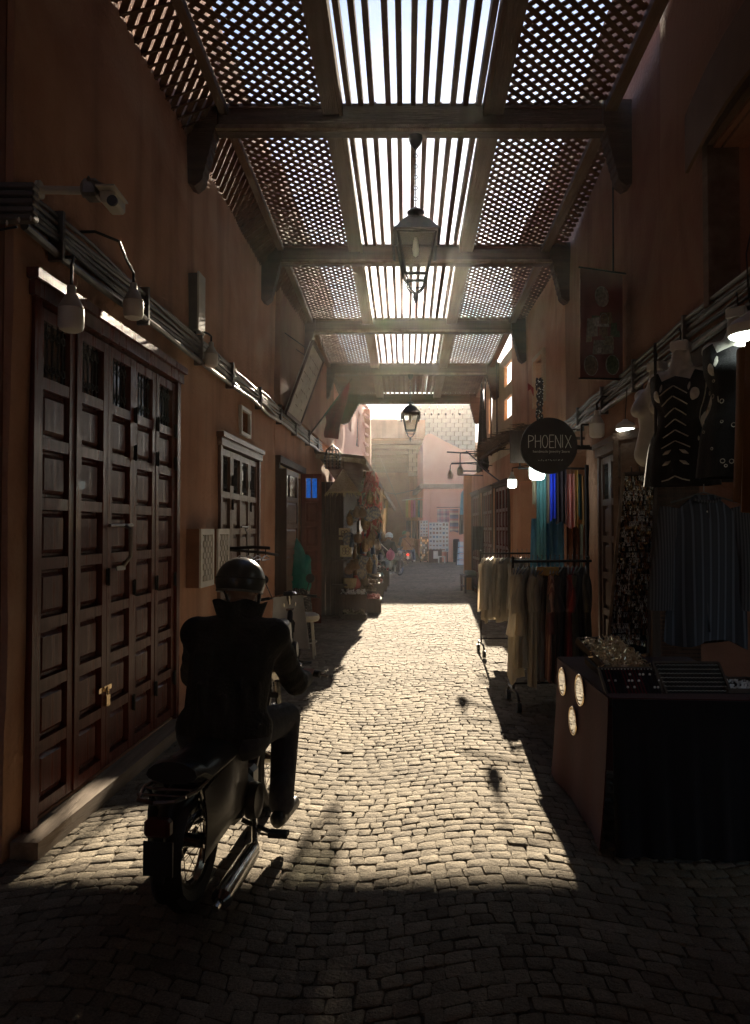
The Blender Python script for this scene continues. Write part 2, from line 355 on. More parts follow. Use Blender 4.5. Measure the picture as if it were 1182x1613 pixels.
def add_sett(mb, quad, z, seg=1):
    c = sum(quad, V()) / 4; tx, ty = rng.gauss(0, .016), rng.gauss(0, .012)
    rd = lambda s, zz: [V((c.x + (p.x - c.x) * s, c.y + (p.y - c.y) * s, z + zz + (p.x - c.x) * tx + (p.y - c.y) * ty)) for p in quad]
    if seg == 2:
        def ring(s, zz):
            r = rd(s, zz); o = []
            for i in range(4):
                a, b_, p = r[i], r[(i + 1) % 4], r[i - 1]
                o += [a + (p - a) * .11, a + (b_ - a) * .11]
            return o
        rings = [ring(1, -.045), ring(1, -.0045), ring(.98, -.0008), ring(.86, .0005 + rng.random() * .002)]
        n = 8
    else:
        rings = [rd(1, -.03), rd(1, -.005), rd(.95, 0)]; n = 4
    vs = [p for r in rings for p in r]
    fs = [(j * n + i, j * n + (i + 1) % n, (j + 1) * n + (i + 1) % n, (j + 1) * n + i) for j in range(len(rings) - 1) for i in range(n)]
    fs.append(tuple((len(rings) - 1) * n + i for i in range(n)))
    mb.add(vs, fs)
    return len(fs)
def shade_attr(ob, vals):
    at_ = ob.data.attributes.new('shade', 'FLOAT', 'FACE'); at_.data.foreach_set('value', vals)
big = MB(); bigv = []; n_ind = 0
yrow = .9
while yrow < 37:
    h = rng.uniform(.076, .092)
    u0 = -2.35 if yrow < 20 else -2.2
    u1 = 3.4 if yrow < 10 else 3.0
    u = u0 + rng.random() * .1
    while u < u1:
        wd = rng.uniform(.066, .112); g = .0013
        j = lambda: rng.gauss(0, .0042)
        q = [sett_pt(u + g + j(), yrow + g + j()), sett_pt(u + wd - g + j(), yrow + g + j()), sett_pt(u + wd - g + j(), yrow + h - g + j()), sett_pt(u + g + j(), yrow + h - g + j())]
        z = .002 + rng.gauss(0, .0018) + .006 * noise.noise(V((u * .9, yrow * .9, 0)))
        c = q[0]; sh = min(1, max(0, rng.gauss(.5, .22)))
        near = 2.45 < yrow and n_ind < 300 and -.62 * yrow < c.x < .6 * yrow - .1
        if near:
            m_ = MB(); k = add_sett(m_, q, z, 2)
            o = m_.build('cobblestone', M['stone'], street, smooth=True, angle=28, fix=False); shade_attr(o, [sh] * k); n_ind += 1
        elif LX(c.y) - .35 < c.x < RX(c.y) + .5 or yrow > 20:
            k = add_sett(big, q, z, 2 if yrow < 9 else 1); bigv += [sh] * k
        u += wd
    yrow += h
o = big.build('cobblestones', M['stone'], street, smooth=True, angle=28, kind='stuff', fix=False); shade_attr(o, bigv)

# ------------------------------------------------------------------ walls
def wall(name, m, parent, fn, y0, y1, z0, z1, holes=(), step=.17, amp=.016, thick=.35, seed=0):
    def brk(a, b_, ex):
        n = max(1, round((b_ - a) / step)); s = {round(a + (b_ - a) * i / n, 4) for i in range(n + 1)}
        ex = [round(e, 4) for e in ex if a < e < b_]
        s = {x for x in s if x in (round(a, 4), round(b_, 4)) or all(abs(x - e) > .05 for e in ex)} | set(ex)
        return sorted(s)
    ys = brk(y0, y1, [h for q in holes for h in q[:2]]); zs = brk(z0, z1, [h for q in holes for h in q[2:]])
    ny, nz = len(ys), len(zs)
    solid = [[not any(a - .001 < (ys[i] + ys[i + 1]) / 2 < b_ and c < (zs[j] + zs[j + 1]) / 2 < d for a, b_, c, d in holes) for i in range(ny - 1)] for j in range(nz - 1)]
    mb = MB(); vs = []
    for j in range(nz):
        for i in range(ny):
            p = V((ys[i], zs[j], seed * 7.3)); d = amp * (noise.noise(p * .7) * 1.3 + noise.noise(p * 2.1) * .7 + noise.noise(p * 5) * .25)
            vs.append(fn(ys[i], d, zs[j]))
    vs += [fn(ys[i], -thick, zs[j]) for j in range(nz) for i in range(ny)]; N = ny * nz; fs = []
    ok = lambda j, i: 0 <= j < nz - 1 and 0 <= i < ny - 1 and solid[j][i]
    for j in range(nz - 1):
        for i in range(ny - 1):
            if not solid[j][i]: continue
            a, b_, c, d = j * ny + i, j * ny + i + 1, (j + 1) * ny + i + 1, (j + 1) * ny + i
            fs += [(a, b_, c, d), (N + d, N + c, N + b_, N + a)]
            for (jj, ii), (p, q) in (((j - 1, i), (a, b_)), ((j + 1, i), (c, d)), ((j, i - 1), (d, a)), ((j, i + 1), (b_, c))):
                if not ok(jj, ii): fs.append((q, p, N + p, N + q))
    mb.add(vs, fs)
    return mb.build(name, m, parent, smooth=True, angle=50)
def door(parent, fn, y0, y1, z0, z1, nleaf, nrow, m, fm, grille=True, fw=.07, head=.13, mull=.0, name='door_leaf', gr_h=1.15, seed=0):
    fr = MB()
    hexa(fr, fn, y0 - fw, y0, -.1, .035, z0 - .06, z1 + .02); hexa(fr, fn, y1, y1 + fw, -.1, .033, z0 - .06, z1 + .02)
    hexa(fr, fn, y0 - fw - .03, y1 + fw + .03, -.1, .05, z1 + .02, z1 + .02 + head * .6); hexa(fr, fn, y0 - fw - .05, y1 + fw + .05, -.1, .075, z1 + .02 + head * .6 + .002, z1 + .02 + head)
    fr.build('door_frame', fm, parent, smooth=True)
    W = (y1 - y0) / nleaf; rg = random.Random(seed)
    for i in range(nleaf):
        a, c = y0 + i * W + .004, y0 + (i + 1) * W - .004; mb = MB(); dj = rg.uniform(-.006, .006)
        st, rl = min(.062, W * .16), .062
        hexa(mb, fn, a, a + st, -.05, .012 + dj, z0, z1); hexa(mb, fn, c - st, c, -.05, .012 + dj, z0, z1)
        H = (z1 - z0 - rl) / (nrow - 1 + gr_h if grille else nrow)
        zs = [z0 + rl + k * H for k in range(nrow)] ; zs.append(z1)
        for k in range(nrow + 1):
            zt = z0 if k == 0 else (z1 - rl if k == nrow else z0 + k * H)
            hexa(mb, fn, a + st + .001, c - st - .001, -.048, .010 + dj, zt, zt + rl)
        hexa(mb, fn, a + st, c - st, -.05, -.032, z0 + .01, z1 - .01)
        lf = mb.build(name, m, parent, smooth=True)
        for k in range(nrow):
            za = z0 + rl + k * H; zb = z0 + (k + 1) * H if k < nrow - 1 else z1 - rl
            if grille and k == nrow - 1:
                pm = MB(); hexa(pm, fn, a + st + .002, c - st - .002, -.0315, -.022, za + .002, zb - .002); pm.build('pane', M['dglass'], lf)
                g = MB(); y_ = [a + st + (c - a - 2 * st) * t for t in (.2, .4, .6, .8)]
                for yy in y_: g.tube([fn(yy, -.008, za), fn(yy, -.008, zb)], .005, 5)
                for zc in (za + .06, zb - .06):
                    for yy in y_:
                        g.tube([fn(yy + .022 * math.cos(t * .9), -.004, zc + .022 * math.sin(t * .9)) for t in range(8)], .0035, 4)
                g.build('ironwork', M['iron'], lf)
            else:
                pm = MB(); frust(pm, fn, a + st + .002, c - st - .002, za + .002, zb - .002, -.0315, -.024, .006)
                frust(pm, fn, a + st + .02, c - st - .02, za + .02, zb - .02, -.024, -.004, .022)
                pm.build('panel', m, lf)
def hinge(parent, fn, y, z, m=None):
    g = MB(); hexa(g, fn, y - .017, y + .017, .018, .026, z - .05, z + .05); p, q = fn(y, .03, z - .055), fn(y, .03, z + .055); g.tube([p, q], .008, 8)
    g.build('hinge', M['iron'], parent, smooth=True)

# ---- left front
left = thing('shop_building', wl(3.5, -.2, 0), 'tall terracotta plastered building along the left side with carved wooden shutter doors', 'building')
wall('wall', M['plaster'], left, wl, 3.55, 10.0, -.06, 6.6, [(3.72, 5.98, .1, 2.8), (7.2, 8.98, .04, 2.42), (8.05, 8.45, 2.66, 2.92)], seed=1)
wall('wall', M['plaster'], left, wl, 10.0, 16.2, -.06, 3.3, [(10.12, 12.15, 0, 2.42)], seed=2)
wall('wall', M['plaster_shaded'], left, lambda Y, d, z: wl(Y, d + .07, z), 10.0, 16.2, 3.3, 6.6, [], seed=3)
wall('near_wall', M['plaster_shaded'], left, lambda Y, d, z: wl(Y, d - .75, z), -5, 3.52, -.06, 6.6, [], seed=4)
wall('return_wall', M['plaster_shaded'], left, lambda Y, d, z: V((wl(3.55, 0, 0).x - 1.1 + Y, 3.53 - d, z)), 0, 1.07, -.06, 6.6, [], step=.15, thick=.2, seed=14)
mb = MB(); hexa(mb, wl, 3.3, 3.515, -1.0, -.05, 2.92, 3.02); mb.build('ledge', M['oldwood'], left)
mb = MB(); hexa(mb, wl, 3.6, 16.2, -4.5, -.355, 3.0, 6.5); mb.build('upper_floor', M['plaster'], left)
mb = MB()
for args in ((9.4, 13, -3.2, -3.0, -.05, 3.0), (9.3, 9.5, -3.0, -.36, -.05, 3.0), (12.9, 13.1, -3.0, -.36, -.05, 3.0)): hexa(mb, wl, *args)
mb.build('shop_interior', M['plaster_shaded'], left)
mb = MB(); hexa(mb, wl, 3.6, 7, -.6, -.36, 0, 2.95); hexa(mb, wl, 7, 9.2, -.6, -.36, 0, 2.95); mb.build('inner_wall', M['plaster_shaded'], left)
door(left, wl, 3.79, 5.92, .12, 2.76, 5, 8, M['door'], M['door'], seed=1)
for k in (2, 3, 4, 5):
    yy = 3.79 + .426 * k - (.02 if k == 5 else 0)
    for zz in (2.38, 2.12, 1.2, .42) if k > 2 else (1.3,): hinge(left, wl, yy, zz)
mb = MB(); hexa(mb, wl, 3.60, 6.02, .0, .14, -.03, .09); mb.build('door_step', M['plank'], left, smooth=True)
mb = MB()
mb.tube([wl(4.62, .04, 1.62), wl(4.98, .04, 1.625)], .011, 8); mb.tube([wl(4.84, .05, 1.62), wl(4.84, .085, 1.60), wl(4.845, .085, 1.42), wl(4.84, .04, 1.36)], .014, 8)
hexa(mb, wl, 4.76, 4.90, .022, .03, 1.33, 1.36)
mb.build('door_bolt', M['steel'], left, smooth=True)
mb = MB(); hexa(mb, wl, 4.60, 4.65, .016, .04, .50, .57); mb.tube([wl(4.61, .03, .565), wl(4.61, .03, .60), wl(4.625, .03, .615), wl(4.64, .03, .60), wl(4.64, .03, .565)], .006, 6); hexa(mb, wl, 4.54, 4.72, .013, .018, .59, .62)
mb.build('padlock', M['gold'], left, smooth=True)
door(left, wl, 7.27, 8.92, .06, 2.40, 4, 6, M['door2'], M['door2'], seed=2)
for k in (1, 3): 
    for zz in (2.1, 1.85): hinge(left, wl, 7.27 + .4125 * k, zz)
mb = MB(); mb.tube([wl(8.0, .04, 1.62), wl(8.3, .04, 1.62)], .010, 8); mb.tube([wl(8.18, .04, 1.6), wl(8.18, .06, 1.55), wl(8.2, .05, 1.2)], .008, 6); mb.build('door_bolt', M['steel'], left, smooth=True)
# vent window
mb = MB()
for a in ((8.02, 8.06, .0, .035, 2.63, 2.95), (8.44, 8.48, .0, .035, 2.63, 2.95), (8.06, 8.44, .0, .034, 2.63, 2.67), (8.06, 8.44, .0, .034, 2.91, 2.95)): hexa(mb, wl, *a)
wf = mb.build('window', M['white'], left)
mb = MB(); hexa(mb, wl, 8.05, 8.45, -.2, -.19, 2.66, 2.92); mb.build('pane', M['dglass'], wf)
mb = MB(); [mb.tube([wl(8.05 + .08 * k, -.1, 2.66), wl(8.05 + .08 * k, -.1, 2.92)], .007, 5) for k in range(1, 5)]; mb.build('bar', M['iron'], wf)
# open shop door on the left: near leaf folded back along the front, far leaf standing out with blue glass
mb = MB()
hexa(mb, wl, 10.02, 10.10, -.1, .06, -.02, 2.5); hexa(mb, wl, 12.17, 12.25, -.1, .06, -.02, 2.5); hexa(mb, wl, 10.02, 12.25, -.1, .08, 2.5, 2.6)
mb.build('door_frame', M['oldwood'], left)
def leaf_fn(hy, hd, ang):
    o = wl(hy, hd, 0); d = (LU * math.cos(ang) + LN * math.sin(ang)); n = LU * math.sin(ang) - LN * math.cos(ang)
    return lambda y, dd, z: o + d * y - n * dd + V((0, 0, z))
def single_leaf(parent, fn, wdt, z0, z1, nrow, m, glass=None, two=False, name='door_leaf'):
    mb = MB(); st = .07; rl = .07; H = (z1 - z0 - rl) / nrow
    hexa(mb, fn, 0, st, -.02, .02, z0, z1); hexa(mb, fn, wdt - st, wdt, -.02, .02, z0, z1)
    for k in range(nrow + 1): hexa(mb, fn, st, wdt - st, -.018, .018, z0 + k * H, z0 + k * H + rl)
    lf = mb.build(name, m, parent, smooth=True)
    for k in range(nrow):
        za, zb = z0 + rl + k * H, z0 + (k + 1) * H
        if k == nrow - 1 and glass:
            for t in (0, 1):
                wd = (wdt - 2 * st) / 2; ya = st + t * wd
                pm = MB(); hexa(pm, fn, ya + .008, ya + wd - .008, -.004, .004, za + .004, zb - .004); pm.build('pane', glass, lf)
            pm = MB(); hexa(pm, fn, wdt / 2 - .012, wdt / 2 + .012, -.018, .018, za, zb); pm.build('glazing_bar', m, lf)
        else:
            pm = MB()
            for s in (1, -1):
                frust(pm, lambda y, d, z, s=s: fn(y, d * s, z), st + .002, wdt - st - .002, za + .002, zb - .002, .0, .004, .006)
                frust(pm, lambda y, d, z, s=s: fn(y, d * s, z), st + .02, wdt - st - .02, za + .02, zb - .02, .004, .014, .02)
            pm.build('panel', m, lf)
    return lf
o = single_leaf(left, leaf_fn(10.12, .045, R(4)), 1.02, .08, 2.44, 6, M['door2'], M['dglass']); o['label'] = 'greyed shop door leaf folded back beside the open doorway'
o = single_leaf(left, leaf_fn(12.12, .02, R(82)), .33, .06, 2.5, 6, M['doorred'], M['blueglass']); o['label'] = 'red brown door leaf with two blue glass panes'
mb = MB(); hexa(mb, wl, 10.02, 10.06, .06, .16, .1, 2.42); mb.build('door_post', M['oldwood'], left)

# ---- left pink house beyond the pergola
pinkL = thing('pink_house', wl(21, -.3, 0), 'pale pink house with rough plaster rising behind the souvenir stall', 'building')
wall('wall', M['pink'], pinkL, wl, 16.2, 26, -.06, 6.2, [(20, 20.7, 4.3, 5.2), (23, 23.8, 4.2, 5.3)], amp=.06, seed=5)
mb = MB(); hexa(mb, wl, 16.2, 26, -4, -.36, -.06, 6.1); mb.build('house_body', M['pink'], pinkL)
for y0, y1, z0, z1 in ((20, 20.7, 4.3, 5.2), (23, 23.8, 4.2, 5.3)):
    mb = MB(); hexa(mb, wl, y0, y1, -.2, -.17, z0, z1); wp = mb.build('window', M['dglass'], pinkL)
    mb = MB(); [mb.tube([wl(y0 + (y1 - y0) * t, -.06, z0), wl(y0 + (y1 - y0) * t, -.06, z1)], .012, 5) for t in (.2, .4, .6, .8)]; [mb.tube([wl(y0, -.06, z0 + (z1 - z0) * t), wl(y1, -.06, z0 + (z1 - z0) * t)], .012, 5) for t in (.25, .5, .75)]
    mb.build('window_grille', M['iron'], wp)
mb = MB()
for k in range(9): mb.bar(wl(25.2 - .02 * k, .02, 3.2 + k * .33), wl(25.9, .1, 3.2 + k * .33), .1, .08)
mb.build('corner_brick', M['pink'], pinkL, kind='stuff')

# ---- right front
right = thing('shop_building', wr(5, -.2, 0), 'terracotta plastered building along the right side with open jewellery and clothes shops', 'building')
wall('wall', M['plaster_shaded'], right, wr, -5, 9.5, -.06, 6.6, [(2.2, 5.55, -.06, 2.62), (6.22, 7.5, 0, 2.36), (8.25, 9.2, 0, 2.5), (3.1, 4.28, 2.95, 3.82)], seed=6)
wall('wall', M['plaster'], right, wr, 9.5, 13.4, -.06, 6.6, [(10.4, 12.6, 0, 2.4), (10.7, 11.3, 3.5, 4.15)], seed=7)
wall('wall', M['plaster'], right, wr, 13.4, 20, -.06, 3.0, [(13.7, 15.3, .05, 2.5), (15.7, 17.3, .05, 2.5), (17.7, 19.3, .05, 2.5)], seed=8)
wall('parapet', M['tan'], right, lambda Y, d, z: wr(Y, d - .02, z), 13.4, 17.2, 3.0, 4.95, [(13.6, 14.35, 3.7, 4.1), (13.6, 14.35, 4.35, 4.75), (16.0, 16.5, 3.7, 4.5)], thick=.06, amp=.015, seed=9)
wall('pilaster', M['plaster_shaded'], right, lambda Y, d, z: wr(Y, d + .045, z), -5, 5.25, 2.66, 6.5, [(3.1, 4.28, 2.95, 3.82)], thick=.04, seed=10)
mb = MB(); hexa(mb, wr, -5, 9.4, -4.5, -.9, 2.66, 6.5); hexa(mb, wr, 9.6, 13.3, -4.5, -.9, 2.66, 6.5); mb.build('upper_floor', M['plaster'], right)
mb = MB()
for a in ((2.0, 5.8, -2.6, -2.4, -.05, 2.62), (5.62, 5.8, -2.4, -.36, -.05, 2.62), (6.0, 7.7, -1.2, -1.0, -.05, 2.5), (7.62, 7.8, -1.0, -.36, -.05, 2.5), (8.0, 9.4, -.9, -.75, -.05, 2.6), (2.0, 9.4, -2.6, -.36, 2.62, 2.68), (3.0, 4.4, -.8, -.7, 2.8, 3.9)): hexa(mb, wr, *a)
for a in ((10, 13, -1.2, -1.0, -.05, 2.6), (9.8, 13, -1.2, -.36, 2.6, 2.66), (10.6, 11.4, -.6, -.5, 3.4, 4.3), (13.4, 20, -.8, -.6, -.05, 3.0)): hexa(mb, wr, *a)
mb.build('shop_interior', M['plaster_shaded'], right)
door(right, wr, 6.3, 7.43, .04, 2.30, 3, 6, M['door2'], M['door2'], seed=3)
for y0 in (13.75, 15.75, 17.75): door(right, wr, y0, y0 + 1.5, .1, 2.42, 4, 6, M['door'], M['oldwood'], fw=.05, head=.1, seed=int(y0))
rleaf = lambda hy, hd, ang: (lambda o, d, n: (lambda y, dd, z: o + d * y + n * dd + V((0, 0, z))))(wr(hy, hd, 0), (RU * math.cos(ang) + RN * math.sin(ang)), (RU * -math.sin(ang) + RN * math.cos(ang)))
o = single_leaf(right, rleaf(5.62, .06, R(20)), .42, .06, 2.38, 6, M['rafter']); o['label'] = 'brown door leaf standing open beside the earring board'
mb = MB(); hexa(mb, wr, 5.55, 5.66, -.3, .05, -.04, 2.6); hexa(mb, wr, 2.2, 5.66, -.3, .06, 2.60, 2.7); mb.build('door_frame', M['oldwood'], right)
# window surround and folded shutter high on the right
mb = MB(); hexa(mb, wr, 4.26, 4.34, -.1, .08, 2.9, 3.84); hexa(mb, wr, 3.05, 4.34, -.1, .08, 3.84, 3.9); mb.build('window_frame', M['rafter'], right)
mb = MB(); hexa(mb, wr, 10.62, 10.7, -.1, .05, 3.45, 4.2); hexa(mb, wr, 11.3, 11.38, -.1, .05, 3.45, 4.2); hexa(mb, wr, 10.62, 11.38, -.1, .05, 4.15, 4.22); mb.build('window_frame', M['tan'], right)
# posts at the end of the right front
mb = MB(); hexa(mb, wr, 19.45, 19.65, .0, .2, -.03, 3.0); op = mb.build('ochre_post', M['orange'], None, smooth=True)
tag(op, 'ochre painted square post standing at the far end of the right hand shop row', 'post')

# ------------------------------------------------------------------ pergola
pg = thing('pergola', (.3, 10, 4.5), 'brown wooden pergola roofing the street with diamond lattice, slats and dark beams', 'pergola')
PH = .042
def px_(Y, off): return PH * Y + off
def pz(Y): return 5.02 - .032 * (Y - 6.35)
BY = [6.35 + 2.913 * k for k in range(-1, 5)]
OFF = dict(lo=(-1.60, -1.53), li=(-.715, -.575), ri=(.70, .84), ro=(1.70, 1.80))
for k, Y in enumerate(BY):
    x0, x1 = LX(Y) - .06, (RX(Y) + .06); z = pz(Y)
    mb = MB(); mb.box(((x0 + x1) / 2, Y, z + .125), (x1 - x0, .13, .25), ch=.012); bm_ = mb.build('beam', M['beam'], pg)
    mb = MB(); mb.box(((x0 + x1) / 2, Y - .09, z + .018), (x1 - x0 - .5, .045, .036)); mb.build('beam_lip', M['rafter'], bm_)
    for s, xw in ((1, LX(Y) + .0), (-1, RX(Y))):
        prof = [(0, .25), (0, -.42), (.02, -.47), (.08, -.5), (.13, -.46)]
        for t in range(8):
            a = .13 + .115 * t / 7; zz = -.46 + .46 * (t / 7)
            prof += [(a + .008, zz + .012), (a + .02, zz + .03)]
        prof += [(.27, .0), (.27, .25)]
        wd = 1.0 if k < 5 else 2.1
        mb = MB(); mb.prism([V((xw + s * (p[0] - .03) * (wd if s > 0 else 1), Y - .115, z + p[1] * (1 if k < 5 or s < 0 else 1.0))) for p in prof], V((0, .16, 0)))
        mb.build('corbel', M['beam'], pg)
def clip_line(p, d, w_, l_):
    t0, t1 = -1e9, 1e9
    for a, da, lim in ((p[0], d[0], w_), (p[1], d[1], l_)):
        q = sorted(((0 - a) / da, (lim - a) / da)); t0, t1 = max(t0, q[0]), min(t1, q[1])
    return (t0, t1) if t1 - t0 > .03 else None
def lattice(Y0, Y1, off0, off1, individual, drop=0.0, sp=.116, wid=.041):
    """diagonal laths in two layers between two rafters; drop lowers the off0 edge"""
    L, W = Y1 - Y0, off1 - off0
    P = lambda u, v, dz: V((px_(Y0 + v, off0 + u), Y0 + v, pz(Y0 + v) + .215 + dz - drop * (1 - u / W)))
    fr = MB()
    for (a, b_) in (((0, 0), (W, 0)), ((0, L), (W, L))): fr.bar(P(*a, -.014), P(*b_, -.014), .03, .02)
    segs = []
    for lay, dirn in ((0, 1), (1, -1)):
        n = int((W + L) / sp) + 1
        for k in range(n):
            p = (0, k * sp - W + .02) if dirn > 0 else (0, k * sp + .02); d = (1, dirn)
            c = clip_line(p, d, W, L)
            if c: segs.append((lay, P(p[0] + c[0], p[1] + c[0] * dirn, lay * .0095), P(p[0] + c[1], p[1] + c[1] * dirn, lay * .0095)))
    if individual:
        pn = fr.build('lattice_panel', M['lath'], pg)
        for lay, a, b_ in segs:
            m_ = MB(); m_.bar(a, b_, wid + rng.uniform(-.002, .003), .009); m_.build('lath', M['lath'], pn)
    else:
        for lay, a, b_ in segs: fr.bar(a, b_, wid + rng.uniform(-.002, .003), .009)
        fr.build('lattice_panel', M['lath'], pg, kind='stuff')
for k in range(5):
    Y0, Y1 = BY[k] + .066, BY[k + 1] - .066
    for nm, (a, b_) in OFF.items():
        mb = MB(); mb.bar((px_(Y0, (a + b_) / 2), Y0, pz(Y0) + .175), (px_(Y1, (a + b_) / 2), Y1, pz(Y1) + .175), b_ - a, .07); mb.build('rafter', M['rafter'], pg)
        if nm[1] == 'i':
            s = 1 if nm == 'li' else -1; xo = (b_ if s > 0 else a) + s * .02
            mb = MB(); mb.bar((px_(Y0, xo), Y0, pz(Y0) + .19), (px_(Y1, xo), Y1, pz(Y1) + .19), .03, .13); mb.build('fascia_board', M['rafter'], pg)
    ns = 11; lo, hi = OFF['li'][1] + .075, OFF['ri'][0] - .075
    for i in range(ns):
        xo = lo + (hi - lo) * i / (ns - 1) + rng.uniform(-.008, .008); j = rng.uniform(-.012, .012)
        mb = MB(); mb.bar((px_(Y0 - .05, xo), Y0 - .05, pz(Y0) + .255), (px_(Y1 + .05, xo + j), Y1 + .05, pz(Y1) + .265), .045, .10); mb.build('slat', M['lath'], pg)
    lattice(Y0, Y1, OFF['lo'][1] + .002, OFF['li'][0] - .002, k < 2)
    lattice(Y0, Y1, OFF['ri'][1] + .002, OFF['ro'][0] - .002, k < 2)
    lw = LX((Y0 + Y1) / 2) - PH * (Y0 + Y1) / 2
    if OFF['lo'][0] - lw > .08: lattice(Y0, Y1, lw, OFF['lo'][0] - .002, False, drop=.3, sp=.13, wid=.05)
    rw = RX((Y0 + Y1) / 2) - PH * (Y0 + Y1) / 2
    if rw - OFF['ro'][1] > .08 and k < 3:
        lattice(Y0, Y1, OFF['ro'][1] + .002, rw, False, sp=.13, wid=.05)
Y0, Y1 = 15.9, BY[5] + .1
mb = MB()
for i in range(14):
    xa = -1.66 + i * .252
    mb.bar((px_(Y0, xa), Y0 + (i % 3) * .06, pz(Y0) + .312), (px_(Y1, xa), Y1, pz(Y1) + .312), .249, .018)
mb.build('roof_board', M['rafter'], pg, kind='stuff')
# boards added out of view, overhead and behind, to darken the near street
mb = MB()
for i in range(46): mb.box((0, -5 + i * .209, 5.46), (4.6, .205, .03))
mb.build('roof_board', M['rafter'], pg, kind='stuff')
mb = MB(); mb.box((0, -5.2, 2.7), (5.5, .3, 5.5)); ew = mb.build('end_wall', M['plaster_shaded'], None); tag(ew, 'unseen dark wall added behind the viewer to keep light out of the passage', 'wall')  # added behind the camera to cut ambient light in the near street

# ------------------------------------------------------------------ far end of the street
M['ledge'] = mat('weathered_ledge', (.20, .15, .13), (.14, .11, .095), 4, .9)
far = thing('corner_house', (3.9, 38, 0), 'pink plastered corner house with a sloping top at the street end', 'building')
z36 = lambda py: 1.6 + (HOR - py) * 36 / FPX
x36 = lambda px: (px - 591) * 36 / FPX
out = [(668, 888), (667, 700), (667.5, 692), (670, 686), (674, 683), (679, 682.5), (686, 686), (700, 694), (716, 702), (728, 707.5), (745, 709), (790, 709), (790, 888)]
mb = MB(); mb.prism([V((x36(a), 36, z36(b_))) for a, b_ in out], V((.15, 7.6, 0))); mb.build('wall', M['pink'], far)
mb = MB(); mb.box((x36(668) + 1.9, 35.93, 3.66), (4.1, .16, .22)); mb.box((x36(667) - .06, 39.5, 3.66), (.2, 7.2, .22)); mb.build('ledge', M['ledge'], far)
mb = MB(); mb.box((x36(686), 35.94, 1.8), (.5, .14, 3.6)); mb.build('buttress', M['pink'], far)
mb = MB(); mb.box((x36(671), 35.965, 1.7), (.3, .09, 3.0)); mb.build('corner_pier', M['pink'], far)
cw = thing('block_wall', (3.8, 44, 4.8), 'bare grey cinder block wall standing high behind the pink corner house', 'wall')
mb = MB(); mb.box((4.0, 44.25, 6.8), (4.0, .3, 4.1)); mb.build('mortar_core', M['joint'], cw)
for r in range(15):
    zz = 5.05 + r * .262
    off = 0 if r % 2 else .25
    x = 2.0 - off
    while x < 5.9:
        xa, xb = max(x, 2.0), min(x + .48, 6.0)
        if xb - xa > .08:
            mb = MB(); mb.box(((xa + xb) / 2, 44.06 + rng.uniform(-.012, .012), zz + .122), (xb - xa - .02, .1, .244)); mb.build('block', M['cinder'], cw)
        x += .5
mb = MB()
for i in range(7): mb.ball((2.55 + i * .42, 44.0, 8.45), (.07, .06, .09), 8, 6)
mb.build('putlog_hole', M['iron'], cw, kind='stuff')
mb = MB(); mb.box((4.0, 44.2, 8.98), (4.0, .4, .07)); mb.build('coping', M['cinder'], cw)
ah = thing('alley_house', (-1.5, 44, 0), 'shadowy plastered house on the left of the far covered alley', 'building')
mb = MB(); mb.prism([V((-.17, 26.05, -.06)), V((-.2, 62, -.06)), V((-4, 62, -.06)), V((-4, 26.05, -.06))], V((0, 0, 5.9))); mb.build('wall', M['plaster'], ah)
mb = MB(); mb.prism([V((-.2, 40.6, 5.845)), V((-.2, 62, 5.845)), V((-4, 62, 5.845)), V((-4, 40.6, 5.845))], V((0, 0, 1.2))); mb.build('upper_wall', M['plaster'], ah)
ar = thing('alley_house', (4, 52, 0), 'shadowy plastered house on the right of the far covered alley', 'building')
mb = MB(); mb.prism([V((2.72, 43.65, -.06)), V((2.9, 62, -.06)), V((7, 62, -.06)), V((7, 44.6, -.06)), V((2.72, 44.6, -.06))][::1], V((0, 0, 6.9))); mb.build('wall', M['plaster'], ar)
mb = MB(); mb.box((1.4, 62.3, 5.3), (9, .4, 10.8)); mb.build('end_wall', M['plaster_shaded'], ar)  # closes the alley; raised out of sight to block the sun
lt = thing('lintel_wall', (1.3, 40.3, 5.8), 'plain plastered wall bridging the entrance of the far alley', 'wall')
mb = MB(); mb.box((1.25, 40.35, 7.03), (2.98, .4, 1.0)); mb.build('wall', M['plaster'], lt)
mb = MB(); mb.box((.5, 40.3, 7.56), (1.4, .5, .05)); mb.build('coping', M['cinder'], lt)
fp = thing('alley_pergola', (1.2, 50, 5.5), 'slatted shade roof over the far covered alley', 'pergola')
for i in range(8):
    y = 41 + i * 2.6; z = 6.45 - .03 * i
    mb = MB(); mb.box((1.25, y, z), (3.0, .2, .25)); mb.build('beam', M['beam'], fp)
    mb = MB(); mb.box((.35, y + 1.3, z + .2), (1.1 if i > 1 else 4.6, 2.58, .04)) if i > 1 else mb.box((1.25, y + 1.3, z + .26), (3, 2.58, .04)); mb.box((2.35, y + 1.3, z + .2), (.8, 2.58, .04)); mb.box((1.4, y + 2.0, z + .205), (1.1, 1.2, .04)); mb.build('roof_board', M['beam'], fp)  # first two bays boarded solid, added to keep sun off the street
    for s in range(6):
        mb = MB(); mb.box((.98 + s * .17, y + .75, z + .2), (.075, 1.4, .06)); mb.build('slat', M['beam'], fp)
